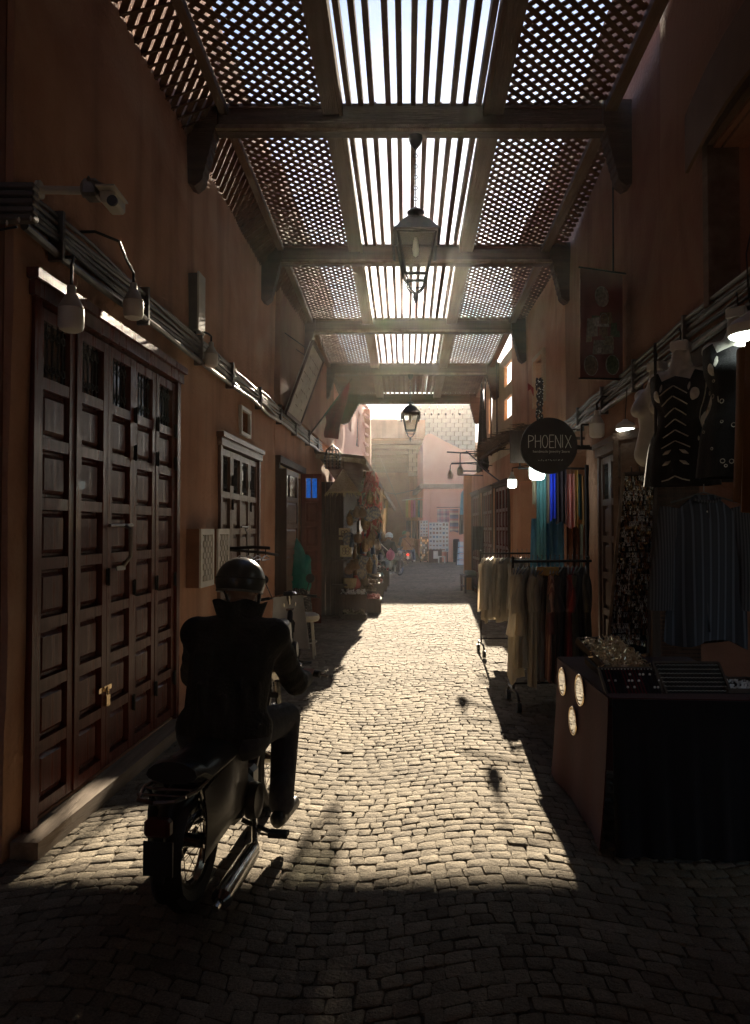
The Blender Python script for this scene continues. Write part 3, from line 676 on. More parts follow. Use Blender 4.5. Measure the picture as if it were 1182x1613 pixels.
# ------------------------------------------------------------------ moped (x right, y forward, z up from the rear tyre's contact)
def circ(c, r, ax1, ax2, n=24, a0=0, a1=2 * math.pi): return [V(c) + V(ax1) * r * math.cos(a0 + (a1 - a0) * k / n) + V(ax2) * r * math.sin(a0 + (a1 - a0) * k / n) for k in range(n + 1)]
YA, ZA, XA = V((0, 1, 0)), V((0, 0, 1)), V((1, 0, 0))
def torus(mb, c, R_, r, n=28, m=8, squash=1.25):
    c = V(c)
    def fn(u, v):
        a, t = 2 * math.pi * u, 2 * math.pi * v; q = R_ + r * math.cos(t) * squash
        return c + YA * q * math.cos(a) + ZA * q * math.sin(a) + XA * r * math.sin(t)
    return mb.grid(fn, n, m)
def wheel(parent, c, r, tw, n_sp=18, cheap=False):
    mb = MB(); torus(mb, c, r - tw, tw, 28 if not cheap else 14, 8 if not cheap else 5); t = mb.build('wheel', M['rubber'], parent, smooth=True)
    mb = MB(); torus(mb, c, r - tw * 2.1, tw * .55, 28 if not cheap else 12, 6 if not cheap else 4); mb.tube([V(c) - XA * .06, V(c) + XA * .06], .03, 10)
    for k in range(n_sp):
        a = 2 * math.pi * k / n_sp; s = .045 if k % 2 else -.045
        mb.tube([V(c) + XA * s, V(c) + YA * (r - 2.2 * tw) * math.cos(a + .2) + ZA * (r - 2.2 * tw) * math.sin(a + .2)], .0022, 4)
    mb.build('rim', M['chrome'], t, smooth=True)
def fender(parent, c, r, w_, a0, a1, m):
    mb = MB(); c = V(c)
    def fn(u, v):
        a = a0 + (a1 - a0) * u; x = (v - .5) * w_; q = r - .35 * w_ * (2 * abs(v - .5)) ** 2
        return c + YA * q * math.cos(a) + ZA * q * math.sin(a) + XA * x
    mb.sheet(fn, 16, 6, (0, 0, .004)); return mb.build('mudguard', m, parent, smooth=True)
def moped(label, group=None, paint='paint', shield=None, cheap=False, lit=False):
    t = thing('moped', (0, 0, 0), label, 'moped', group)
    P = M[paint]; L = 1.16
    wheel(t, (0, 0, .27), .27, .04, 18, cheap); wheel(t, (0, L, .27), .27, .036, 18, cheap)
    fender(t, (0, 0, .27), .315, .13, R(20), R(205), M['black']); fender(t, (0, L, .27), .31, .11, R(10), R(150), P)
    mb = MB(); mb.tube([(0, L - .12, .86), (0, L - .06, .68), (0, .82, .33), (0, .55, .26), (0, .32, .30), (0, .12, .50), (0, -.10, .53)], .032, 10)
    for s in (-1, 1): mb.tube([(s * .06, 0, .27), (s * .08, .2, .28), (s * .05, .42, .27)], .018, 8); mb.tube([(s * .09, -.06, .52), (s * .09, .1, .5), (s * .08, 0, .29)], .014, 8)
    mb.build('frame', P, t, smooth=True)
    mb = MB()
    for s in (-1, 1): mb.tube([(s * .07, L, .27), (s * .07, L - .07, .56), (s * .07, L - .11, .74)], .019, 8)
    mb.bar((-.08, L - .09, .66), (.08, L - .09, .66), .05, .03); mb.build('front_fork', M['chrome'], t, smooth=True)
    mb = MB(); mb.box((0, .46, .29), (.2, .26, .2), ch=.04); mb.box((.02, .62, .33), (.13, .12, .13), ch=.02); mb.lathe((.11, .44, .29), [(.085, 0), (.09, .02), (.08, .05), (.02, .06)], 16, (YA, ZA, XA)); mb.lathe((-.11, .44, .29), [(.085, 0), (.09, -.02), (.08, -.05), (.02, -.06)], 16, (YA, ZA, XA))
    mb.build('engine', M['black'], t, smooth=True)
    for s in (-1, 1):
        mb = MB()
        mb.sheet(lambda u, v: V((s * (.11 + .045 * math.sin(math.pi * v) * math.sin(math.pi * min(1, u * 1.2 + .1))), -.16 + .56 * u, .25 + .29 * v + .05 * u)), 10, 8, (s * .006, 0, 0))
        mb.build('side_panel', P, t, smooth=True)
    mb = MB(); mb.tube([(.10, .52, .22), (.15, .40, .17), (.19, .28, .16), (.205, .22, .16)], .016, 8); mb.tube([(.205, .24, .16), (.207, .18, .158), (.213, -.22, .145), (.214, -.25, .144)], [.02, .038, .042, .02], 12); mb.tube([(.214, -.24, .144), (.216, -.29, .14)], .013, 8)
    mb.build('exhaust', M['chrome'], t, smooth=True)
    mb = MB()
    def seat(u, v):
        y = -.22 + .74 * v; a = 2 * math.pi * u; wv = .125 - .05 * max(0, (v - .55)) * 2 - .02 * max(0, .15 - v) * 6; h = .055 + .02 * math.sin(v * 3.1)
        return V((wv * math.cos(a), y, .585 - .015 * v + .03 * (v < .12) + h * math.sin(a) * (.6 if math.sin(a) < 0 else 1)))
    mb.grid(seat, 16, 12, closed=True); mb.f.append([k for k in range(15, -1, -1)]); mb.f.append([12 * 16 + k for k in range(16)]); mb.mi += [0, 0]
    mb.build('seat', M['black'], t, smooth=True)
    mb = MB()
    for s in (-1, 1): mb.tube([(s * .1, .05, .56), (s * .11, -.24, .565), (s * .07, -.36, .565), (0, -.38, .565)], .010, 6); mb.tube([(s * .11, -.2, .56), (s * .09, -.02, .3)], .009, 6)
    for k in range(4): mb.tube([(-.1, -.1 - k * .07, .568), (.1, -.1 - k * .07, .568)], .006, 6)
    mb.build('luggage_rack', M['chrome'], t, smooth=True)
    mb = MB(); mb.box((0, -.335, .455), (.105, .05, .07), ch=.012); mb.build('tail_light', M['red'] if lit else M['reddull'], t, smooth=True)
    mb = MB(); mb.box((0, -.335, .335), (.12, .008, .13)); mb.box((0, -.325, .34), (.04, .02, .2)); mb.build('number_plate', M['white'] if cheap else M['black'], t)
    mb = MB(); mb.tube([(-.31, L - .17, .80), (-.2, L - .15, .81), (-.08, L - .12, .83), (.08, L - .12, .83), (.2, L - .15, .81), (.31, L - .17, .80)], .012, 8); mb.tube([(0, L - .12, .83), (0, L - .11, .72)], .02, 8)
    hb = mb.build('handlebar', M['chrome'], t, smooth=True)
    for s in (-1, 1):
        mb = MB(); mb.tube([(s * .22, L - .152, .808), (s * .33, L - .172, .798)], .018, 10); mb.build('grip', M['rubber'], hb, smooth=True)
        mb = MB(); mb.tube([(s * .19, L - .13, .80), (s * .23, L - .09, .795), (s * .34, L - .105, .78), (s * .365, L - .11, .775)], [.008, .006, .006, .009], 6); mb.build('brake_lever', M['chrome'], hb, smooth=True)
    mb = MB(); mb.lathe((0, L - .02, .79), [(.03, -.09), (.075, -.03), (.085, .03), (.08, .045)], 16, (XA, ZA, YA)); mb.build('headlight', M['chrome'], t, smooth=True)
    mb = MB(); mb.box((0, L - .14, .85), (.12, .07, .05), ch=.015); mb.build('speedometer', M['black'], t, smooth=True)
    for s in (-1, 1): mb = MB(); mb.tube([(s * .08, .42, .20), (s * .24, .43, .14)], .011, 6); mb.box((s * .26, .43, .14), (.09, .06, .022)); mb.build('footrest', M['rubber'], t)
    mb = MB(); mb.tube([(-.1, .3, .2), (-.14, .12, .06)], .011, 6); mb.build('kickstand', M['chrome'], t)
    if shield:
        mb = MB(); mb.sheet(lambda u, v: V(((u - .5) * (.46 - .12 * v) , L - .10 - .09 * (2 * abs(u - .5)) ** 2 - .12 * (1 - v) ** 2, .22 + .6 * v)), 10, 12, (0, .006, 0)); mb.build('leg_shield', M[shield], t, smooth=True)
        mb = MB(); mb.tube([(-.2, L - .13, .82), (-.26, L - .17, 1.0)], .006, 6); mb.lathe((-.27, L - .17, 1.03), [(.05, -.01), (.055, 0), (.05, .01)], 14, (XA, ZA, YA)); mb.tube([(.2, L - .13, .82), (.26, L - .17, .98)], .006, 6); mb.lathe((.27, L - .17, 1.01), [(.05, -.01), (.055, 0), (.05, .01)], 14, (XA, ZA, YA)); mb.build('rear_mirror', M['black'], t, smooth=True)
    return t
# ------------------------------------------------------------------ people: one skeleton, a continuous body, clothes on top of it
def fingers(mb, wrist, knuck, curl_c, side, axis):
    """five fingers closing round a bar: palm from wrist to knuck, fingers wrap over curl_c; axis = bar direction (towards the little finger), side=+1/-1 thumb side"""
    w_, k = V(wrist), V(knuck); f = (k - w_).normalized(); ax = V(axis).normalized(); up = ax.cross(f).normalized()
    if up.z < 0: up = -up
    for i, ln in enumerate((.9, 1.0, .95, .78)):
        b_ = k + ax * (i - 1.5) * .019; p1 = b_ + f * .028 * ln - up * .012; p2 = p1 + f * .002 - up * .026 * ln; p3 = p2 - f * .022 * ln - up * .004
        mb.limb(w_ + (b_ - w_) * .55, b_, .011, .010, 8); mb.limb(b_, p1, .0098, .0092, 8); mb.limb(p1, p2, .009, .0085, 8); mb.limb(p2, p3, .0085, .0075, 8)
    tb = w_ + (k - w_) * .35 - ax * .03; t1 = tb + f * .03 - ax * .008 - up * .015; t2 = t1 + f * .018 + ax * .012 - up * .018
    mb.limb(w_ + (k - w_) * .2 - ax * .012, tb, .014, .012, 8); mb.limb(tb, t1, .0115, .0105, 8); mb.limb(t1, t2, .0105, .009, 8)
def torso(mb, pel, che, neck, sl, sr, hl, hr, g=0.0, wmul=1.0):
    mb.limb(V(hl) + ZA * .02, V(hr) + ZA * .02, .115 + g, .115 + g); mb.limb(pel, V(pel) + (V(che) - V(pel)) * .45, (.135 + g) * wmul, (.128 + g) * wmul)
    for s in (-1, 1):
        e = XA * s * .055 * wmul
        mb.limb(V(pel) + e, V(che) + e * 1.25, .115 + g, .118 + g)
        mb.limb(V(pel) + (V(che) - V(pel)) * .5 + e * 1.3, V(che) + e * 1.5, .10 + g, .105 + g)
    mb.limb(V(che), V(neck) - ZA * .06, .12 + g, .085 + g)
    mb.limb(sl, sr, .068 + g, .068 + g); mb.limb(V(neck) - ZA * .07, sl, .06 + g, .06 + g); mb.limb(V(neck) - ZA * .07, sr, .06 + g, .06 + g)
    mb.limb(sl, V(che) + XA * -.07, .07 + g, .1 + g); mb.limb(sr, V(che) + XA * .07, .07 + g, .1 + g)
def head(mb, c, fw, r=1.0):
    """c = head centre, fw = facing direction"""
    c = V(c); f = V(fw).normalized(); rt = f.cross(ZA).normalized(); up = rt.cross(f)
    def E(o, rx, ry, rz):
        m_ = MB(); m_.ball((0, 0, 0), (rx * r, ry * r, rz * r), 16, 12); p0 = c + (rt * o[0] + f * o[1] + up * o[2]) * r
        mb.add([p0 + rt * p.x + f * p.y + up * p.z for p in m_.v], m_.f)
    E((0, -.005, .02), .078, .098, .092); E((0, .03, -.05), .058, .06, .07); E((0, .045, -.095), .034, .036, .028)
    E((0, .102, -.02), .012, .018, .022); E((0, .108, -.034), .016, .014, .010)
    E((0, .086, -.066), .024, .012, .006); E((0, .084, -.076), .021, .012, .007)
    for s in (-1, 1): E((s * .08, -.005, -.015), .010, .020, .032); E((s * .03, .085, .018), .02, .012, .006); E((s * .05, .06, -.03), .02, .02, .02)
    return rt, f, up
def eyes(parent, c, fw, r=1.0):
    c = V(c); f = V(fw).normalized(); rt = f.cross(ZA).normalized(); up = rt.cross(f)
    mb = MB()
    for s in (-1, 1): mb.ball(c + (rt * s * .032 + f * .088 + up * .0) * r, .012 * r, 10, 8)
    mb.build('eye', M['white'], parent, smooth=True)
def person(label, J, cl, voxel=.010, group=None, hands=True):
    """J: joints; cl: clothing materials"""
    t = thing('person', (0, 0, 0), label, 'person', group); mb = MB()
    torso(mb, J['pel'], J['che'], J['neck'], J['sl'], J['sr'], J['hl'], J['hr'], -.01)
    mb.limb(V(J['neck']) - ZA * .08, J['head'], .058, .052); head(mb, J['head'], J['fw'])
    for s in 'lr':
        mb.limb(J['s' + s], J['e' + s], .052, .042); mb.limb(J['e' + s], J['w' + s], .042, .029)
        k = V(J['k' + s]); w_ = V(J['w' + s]); f = (k - w_).normalized(); ax = V(J.get('ax' + s, (1 if s == 'r' else -1, 0, 0)))
        up = ax.cross(f).normalized()
        for q in (-.026, -.009, .009, .026): mb.limb(w_ + ax * q * .5, k + ax * q, .014, .012, 8)
        fingers(mb, w_, k, None, 1, ax)
        mb.limb(J['h' + s], J['n' + s], .082, .056); mb.limb(J['n' + s], J['a' + s], .056, .036)
        mb.limb(V(J['a' + s]) + V((0, -.03, -.03)), V(J['t' + s]), .034, .026)
    bd = mb.remesh('body', cl.get('skin', M['skin']), t, voxel, 3); eyes(bd, J['head'], J['fw'])
    g = .022
    if 'top' in cl:
        mb = MB(); torso(mb, J['pel'], J['che'], J['neck'], J['sl'], J['sr'], J['hl'], J['hr'], g, cl.get('wmul', 1))
        rg = random.Random(5)
        for s in 'lr':
            S_, E_, W_ = V(J['s' + s]), V(J['e' + s]), V(J['w' + s])
            for k in range(6):                                  # folds gather along the sleeves
                a, b_ = k / 6, (k + 1) / 6; j = V((rg.uniform(-.006, .006), rg.uniform(-.006, .006), rg.uniform(-.006, .006)))
                mb.limb(S_.lerp(E_, a) + j, S_.lerp(E_, b_) + j, .076 - .012 * a + rg.uniform(-.003, .004), .072 - .012 * b_)
                mb.limb(E_.lerp(W_, a * .95) + j * .7, E_.lerp(W_, b_ * .95) + j * .7, .066 - .018 * a + rg.uniform(-.003, .003), .063 - .018 * b_)
        for k in range(10):                                     # loose folds round the waist
            a = 2 * math.pi * k / 10; p = V(J['pel']) + V((math.cos(a) * .15, math.sin(a) * .12, .02 + rg.uniform(-.02, .05)))
            mb.limb(p, p + V((rg.uniform(-.03, .03), rg.uniform(-.02, .02), .16)), .03, .022)
        mb.limb(V(J['neck']) - ZA * .07, V(J['neck']) - ZA * .005, .085, .078)
        mb.remesh('jacket', cl['top'], t, voxel * 1.05, 3)
    if 'legs' in cl:
        mb = MB(); mb.limb(V(J['hl']), V(J['hr']), .135, .135); mb.limb(V(J['pel']), V(J['pel']) + ZA * .06, .14, .14)
        for s in 'lr':
            mb.limb(J['h' + s], J['n' + s], .108, .078); mb.limb(J['n' + s], V(J['a' + s]) + ZA * .03, .078, .062)
            mb.limb(V(J['a' + s]) + ZA * .1, V(J['a' + s]) + ZA * .02, .064, .066)
        mb.remesh('trousers', cl['legs'], t, voxel * 1.05, 3)
    for s in 'lr':
        mb = MB(); a, tt = V(J['a' + s]), V(J['t' + s]); d = (tt - a); d.z = 0; d.normalize()
        mb.limb(a - d * .05 + ZA * (-.04), tt, .043, .036); mb.limb(a + ZA * .02, a - ZA * .04, .045, .045)
        mb.limb(a - d * .06 - ZA * .055, tt + d * .01 - ZA * .012, .03, .027); mb.remesh('shoe', cl.get('shoe', M['black']), t, voxel, 2)
    return t
def half_helmet(parent, c, fw, m, r=1.0, visor=True):
    c = V(c); f = V(fw).normalized(); rt = f.cross(ZA).normalized(); up = rt.cross(f); mb = MB()
    def fn(u, v):
        a = 2 * math.pi * u; low = -.26 - .36 * (.5 - .5 * math.cos(a - math.pi)) ** 1  # lower at the back
        t_ = math.pi / 2 - v * (math.pi / 2 - low)
        x, y, z = math.cos(t_) * math.sin(a), math.cos(t_) * math.cos(a), math.sin(t_)
        return c + (rt * x * .124 + f * (y * .142 - .008) + up * (z * .125 + .012)) * r
    n, k = 32, 14
    vs = [fn(i / n, max(.002, j / k)) for j in range(k + 1) for i in range(n)]; inn = [c + (p - c) * .93 for p in vs]; N = len(vs)
    fs = [(j * n + i, j * n + (i + 1) % n, (j + 1) * n + (i + 1) % n, (j + 1) * n + i) for j in range(k) for i in range(n)]
    fs += [tuple(N + q for q in reversed(f_)) for f_ in fs] + [(k * n + i, k * n + (i + 1) % n, N + k * n + (i + 1) % n, N + k * n + i) for i in range(n)]
    mb.add(vs + inn, fs); h = mb.build('helmet', m, parent, smooth=True, angle=50)
    mb = MB(); mb.tube([fn(i / 40, 1.0) for i in range(41)], .006 * r, 6); mb.build('helmet_edge', M['steel'], h, smooth=True, fix=False)
    mb = MB(); mb.tube([fn(i / 40, .72) for i in range(41)], .0035 * r, 5); mb.build('helmet_trim', M['rubber'], h, smooth=True, fix=False)
    mb = MB()
    for s in (-1, 1): mb.tube([c + (rt * s * .105 + f * .01 - up * .02) * r, c + (rt * s * .088 + f * .03 - up * .09) * r, c + (rt * s * .03 + f * .05 - up * .135) * r], .008 * r, 6)
    mb.build('chin_strap', M['black'], h, smooth=True)
    return h
# --- the rider in the foreground
HEAD = R(-8.5); LEAN = R(.3)
def place(o, loc, rz, lean=0):
    o.location = loc; o.rotation_mode = 'ZXY'; o.rotation_euler = (0, lean, rz)
mp_ = moped('dark moped ridden away from the viewer in the left foreground, its chrome exhaust catching light')
place(mp_, (-.785, 3.2, -.003), HEAD, LEAN)
J = dict(pel=(.03, .36, .655), che=(.035, .47, .965), neck=(.038, .535, 1.175), head=(.045, .575, 1.315), fw=(.12, 1, -.02),
         sl=(-.155, .50, 1.075), sr=(.225, .51, 1.075), el=(-.27, .72, .82), er=(.285, .735, .80), wl=(-.275, .93, .80), wr=(.295, .925, .79),
         kl=(-.275, .995, .822), kr=(.292, .995, .818), axl=(-1, 0, 0), axr=(1, 0, 0),
         hl=(-.07, .38, .63), hr=(.13, .38, .63), nl=(-.21, .80, .60), nr=(.215, .815, .60), al=(-.24, .60, .20), ar=(.25, .615, .20), tl=(-.25, .80, .15), tr=(.26, .815, .15))
rd_ = person('person in dark jacket and black half helmet riding the moped, seen from behind', J, dict(top=M['leather'], legs=M['jeans'], shoe=M['black'], wmul=1.06), .0085)
half_helmet(rd_, (.045, .565, 1.325), (.12, 1, -.02), M['helmet'], .98)
mb = MB()
def collar(u, v):
    a = 2 * math.pi * u; rr = .096 + .028 * v + .006 * math.sin(3 * a + 1) + .006 * math.sin(7 * a)
    return V((.04 + rr * math.cos(a) * 1.08, .545 + rr * math.sin(a), 1.150 + .085 * v * (1 - .25 * math.sin(a)) + .008 * math.sin(5 * a)))
mb.grid(collar, 40, 8, closed=True); mb.grid(lambda u, v: collar(u, v) * 1 - V((.006 * math.cos(6.283 * u), .006 * math.sin(6.283 * u), 0)), 40, 8, closed=True)
mb.build('collar', M['leather'], rd_, smooth=True, fix=False)
mb = MB()
for s in (-1, 1): mb.tube([(.045 + s * .07, .655, 1.315), (.045 + s * .085, .58, 1.318)], .003, 5)
mb.tube(circ((.085, .685, 1.313), .022, XA, ZA, 12), .003, 5); mb.tube(circ((.030, .69, 1.313), .022, XA, ZA, 12), .003, 5)
mb.build('glasses', M['black'], rd_, smooth=True)
place(rd_, (-.812, 3.2, -.003), HEAD, LEAN)
# --- parked moped, stool and woman along the left front
pk = moped('parked moped with white leg shield by the left wall, just beyond the riding man', None, 'black', 'white'); place(pk, (-1.0, 7.6, -.003), R(-3), R(-4))
st = thing('stool', (0, 0, 0), 'round stool with pale cushion and thin legs beside the parked moped', 'stool')
mb = MB(); mb.lathe((0, 0, .47), [(.02, -.012), (.17, -.012), (.19, .02), (.185, .06), (.14, .085), (.02, .09)], 24); mb.build('cushion', mat('pale_fleece', (.62, .58, .5), (.5, .46, .39), 16, .95, .6, 60), st, smooth=True)
for k in range(4):
    a = math.pi / 4 + k * math.pi / 2; mb = MB(); mb.tube([(.13 * math.cos(a), .13 * math.sin(a), .46), (.18 * math.cos(a), .18 * math.sin(a), 0)], .011, 8); mb.build('leg', M['pvc'], st, smooth=True)
mb = MB(); mb.tube(circ((0, 0, .2), .155, XA, YA, 24), .007, 6); mb.build('foot_ring', M['pvc'], st, smooth=True)
st.location = (-.88, 9.25, -.004)
def robe(parent, c, h, r0, r1, m, name='robe', seed=1, sq=.75, base=.0):
    rg = random.Random(seed); ph = [rg.uniform(0, 6) for _ in range(4)]; mb = MB(); c = V(c)
    def fn(u, v):
        a = 2 * math.pi * u; r = r0 + (r1 - r0) * v ** .8 + .02 * v * math.sin(7 * a + ph[0]) + .014 * v * math.sin(11 * a + ph[1])
        return c + V((r * math.cos(a), r * sq * math.sin(a), h - (h - base) * v))
    mb.grid(fn, 36, 14, closed=True); mb.f += [list(range(35, -1, -1)), [14 * 36 + k for k in range(36)]]; mb.mi += [0, 0]
    return mb.build(name, m, parent, smooth=True, angle=60)
JS = dict(pel=(0, 0, .88), che=(0, .04, 1.12), neck=(0, .07, 1.30), head=(0, .11, 1.42), fw=(.4, 1, -.15), sl=(-.15, .06, 1.22), sr=(.15, .06, 1.22), el=(-.2, .08, .97), er=(.2, .1, .97),
          wl=(-.14, .28, .93), wr=(.16, .3, .93), kl=(-.13, .36, .93), kr=(.15, .38, .93), hl=(-.09, 0, .84), hr=(.09, 0, .84), nl=(-.09, .03, .46), nr=(.09, .03, .46), al=(-.09, 0, .09), ar=(.09, 0, .09), tl=(-.1, .15, .045), tr=(.1, .15, .045))
wm = person('person in teal headscarf and speckled dark dress standing in the left shop doorway', JS, dict(top=cloth('teal', (.03, .20, .165), (.02, .13, .115)), shoe=M['black']), .016)
robe(wm, (0, .02, 0), 1.0, .17, .27, mat('speckled_dress', (.03, .03, .032), (.42, .4, .38), 75, .9, .1, 60, contrast=(.56, .6)), 'dress', 3, .8, .06)
mb = MB()
def scarf(u, v):
    a = 2 * math.pi * u; r = .02 + .125 * math.sin(min(v * 2.2, 1) * math.pi / 2) + .11 * max(0, v - .4) + .008 * math.sin(9 * a) * v
    return V((r * math.cos(a), .085 + r * math.sin(a) * .95 - .05 * v * v, 1.555 - .03 * min(1, v * 3) - .5 * v))
mb.grid(scarf, 32, 16, closed=True); mb.build('headscarf', MATS['cloth_teal'], wm, smooth=True, fix=False)
wm.location = (-1.16, 10.95, -.09); wm.rotation_euler = (0, 0, R(20))
# --- riders far down the street
fm_ = moped('red tailed moped carrying two people at the far end of the street', None, 'black', cheap=True, lit=True); place(fm_, (1.47, 33.2, -.003), R(-2), 0)
def sit(off, lean=.1, wide=.2):
    o = V(off)
    d = dict(pel=(0, 0, .70), che=(0, .06 + lean * .3, 1.0), neck=(0, .1 + lean * .5, 1.2), head=(0, .13 + lean * .6, 1.33), fw=(0, 1, 0), sl=(-.17, .08 + lean * .4, 1.1), sr=(.17, .08 + lean * .4, 1.1), el=(-.25, .2, .85), er=(.25, .2, .85),
             wl=(-.2, .42, .85), wr=(.2, .42, .85), kl=(-.2, .48, .86), kr=(.2, .48, .86), hl=(-.1, .02, .66), hr=(.1, .02, .66), nl=(-.26, .36, .62), nr=(.26, .36, .62), al=(-.3, .28, .2), ar=(.3, .28, .2), tl=(-.32, .44, .15), tr=(.32, .44, .15))
    return {k: (tuple(V(v) + o) if k != 'fw' else v) for k, v in d.items()}
f1 = person('person in ochre jacket with a bag strap riding pillion on the far moped', sit((0, .1, 0)), dict(top=cloth('ochre', (.38, .2, .1), (.3, .15, .075)), legs=MATS.get('x') or cloth('bluejean', (.10, .13, .18)), shoe=M['white']), .02)
mb = MB(); mb.tube([(-.18, .02, 1.17), (-.05, -.0, 1.05), (.1, -.01, .88), (.17, .05, .74)], .016, 6); mb.build('bag_strap', cloth('darkred', (.12, .02, .02)), f1, smooth=True)
mb = MB(); mb.ball((0, .25, 1.375), (.095, .115, .10), 14, 10); mb.build('hair', mat('sandy_cap', (.42, .27, .17), (.36, .22, .14), 30, .9), f1, smooth=True)
place(f1, (1.47, 33.2, 0), R(-2))
f2 = person('person steering the far moped in front of the pillion rider in ochre', sit((-.06, .42, .0), .15), dict(top=cloth('grey', (.1, .1, .1)), legs=MATS['cloth_bluejean'], shoe=M['black']), .02)
half_helmet(f2, (-.06, .66, 1.345), (0, 1, 0), mat('green_helmet', (.06, .16, .09), None, rough=.3), 1.0); place(f2, (1.40, 33.2, .03), R(-2))
# --- person waiting on a moped beside the souvenir stall
sm = moped('dark moped standing at the far end of the souvenir stall', None, 'black', cheap=True); place(sm, (.30, 24.3, -.003), R(-28), 0)
f3 = person('person in dark coat and white helmet sitting on the moped at the souvenir stall', sit((0, .18, 0), .1), dict(top=M['blackcloth'], legs=M['jeans'], shoe=M['black']), .02)
half_helmet(f3, (0, .37, 1.345), (0, 1, 0), mat('pale_helmet', (.5, .55, .52), None, rough=.3), 1.05)
mb = MB(); mb.tube([(-.2, .04, 1.16), (.0, -.0, 1.0), (.2, .1, .8)], .014, 6); mb.build('bag_strap', M['pvc'], f3, smooth=True)
place(f3, (.30, 24.3, 0), R(-28))
mb = MB(); mb.ball((0, 0, .14), (.14, .10, .17), 14, 10); mb.tube([(-.05, 0, .28), (0, 0, .36), (.05, 0, .28)], .01, 6); pb = mb.build('shopping_bag', cloth('pinkbag', (.62, .2, .32)), None, smooth=True); tag(pb, 'bright pink bag hanging on the side of the moped at the stall', 'bag'); pb.location = (.50, 23.9, .58)
# ------------------------------------------------------------------ lamps, cables and signs
def bulb(p, label, lit=False, s=1.0, arm=None, group='hanging light bulbs'):
    p = V(p); t = thing('light_bulb', p, label, 'light bulb', group)
    mb = MB(); mb.lathe(p, [(.02 * s, .245 * s), (.024 * s, .235 * s), (.024 * s, .2 * s), (.034 * s, .19 * s), (.062 * s, .135 * s), (.066 * s, .125 * s)], 20); mb.build('socket', M['pvc'], t, smooth=True)
    mb = MB(); mb.lathe(p, [(.066 * s, .122 * s), (.0665 * s, .11 * s), (.066 * s, .03 * s), (.058 * s, .01 * s), (.04 * s, 0), (.0, -.002)], 20); mb.build('globe', M['bulbon'] if lit else M['bulb'], t, smooth=True)
    if arm:
        mb = MB(); mb.tube([p + ZA * .24 * s] + [V(q) for q in arm], .009, 6); mb.build('arm', M['iron'], t, smooth=True)
    return t
bulb((-1.612, 3.9, 2.645), 'unlit milky bulb hanging lowest over the large left door', arm=[(-1.612, 3.9, 3.0), wl(3.95, .12, 3.06), wl(3.95, 0, 3.06)], s=1.0)
bulb((-1.545, 4.7, 2.94), 'unlit milky bulb on a bent arm at the middle of the left cable run', arm=[(-1.545, 4.7, 3.24), (-1.55, 4.6, 3.27), wl(4.35, .2, 3.3), wl(4.2, .12, 3.3), wl(4.2, 0, 3.3)], s=.95)
bulb((-1.447, 6.5, 3.03), 'unlit milky bulb on a straight arm past the end of the large left door', arm=[(-1.447, 6.5, 3.3), (-1.46, 6.45, 3.31), wl(6.4, .1, 3.31), wl(6.4, 0, 3.31)], s=.9)
bulb(wr(6.95, .15, 2.46), 'unlit white bulb hanging to the right of the round shop sign', arm=[wr(6.95, .15, 2.78), wr(6.95, .1, 2.85), wr(6.95, 0, 2.85)], s=1.05)
bulb((1.76, 8.02, 2.13), 'lit bulb glowing behind the lower edge of the round shop sign', True, 1.25, [(1.76, 8.02, 2.5), (2.0, 8.0, 2.5), wr(8.0, 0, 2.5)])
bulb((2.08, 11.2, 2.22), 'small lit bulb shining beyond the round shop sign', True, 1.0, [(2.08, 11.2, 2.52), (2.3, 11.2, 2.56), wr(11.2, 0, 2.56)])
bulb(at(725, 748, 13.0), 'small bulb on the upper street arm at the far right', False, .78, [at(725, 716, 13.0), at(727, 713, 13.0), at(742, 711, 13.2), wr(13.4, 0, 3.05)])
bulb(at(709.5, 754, 15.4), 'small bulb on the lower street arm at the far right', False, .78, [at(709.5, 734, 15.4), at(711, 731, 15.4), at(735, 730, 15.6), wr(15.8, 0, 2.95)])
def pendant(p, r, label, cord):
    p = V(p); t = thing('pendant_lamp', p, label, 'pendant lamp', 'lit pendant lamps')
    mb = MB(); mb.lathe(p, [(.02, r * 1.05), (r * .3, r * .9), (r * .8, r * .62), (r, r * .4), (r, .004), (r * .95, .0), (r * .95, .03)], 28); mb.build('shade', M['white'], t, smooth=True)
    mb = MB(); mb.lathe(p, [(r * .93, .02), (r * .92, -.004), (r * .7, -.016), (.001, -.022)], 28); mb.build('diffuser', M['bulbon'], t, smooth=True)
    mb = MB(); mb.tube([p + ZA * r * 1.04] + [V(q) for q in cord], .004, 5); mb.build('cord', M['cable'], t, smooth=True)
pendant(at(985.5, 676, 5.92), .075, 'small lit pendant lamp above the right hand doorway', [at(985.5, 650, 5.92), wr(5.95, .12, 2.74)])
pendant(at(1186, 528, 3.62), .115, 'large lit pendant lamp at the right edge above the dresses', [at(1180, 470, 3.62), at(1176, 400, 3.62), wr(3.7, .05, 3.2)])
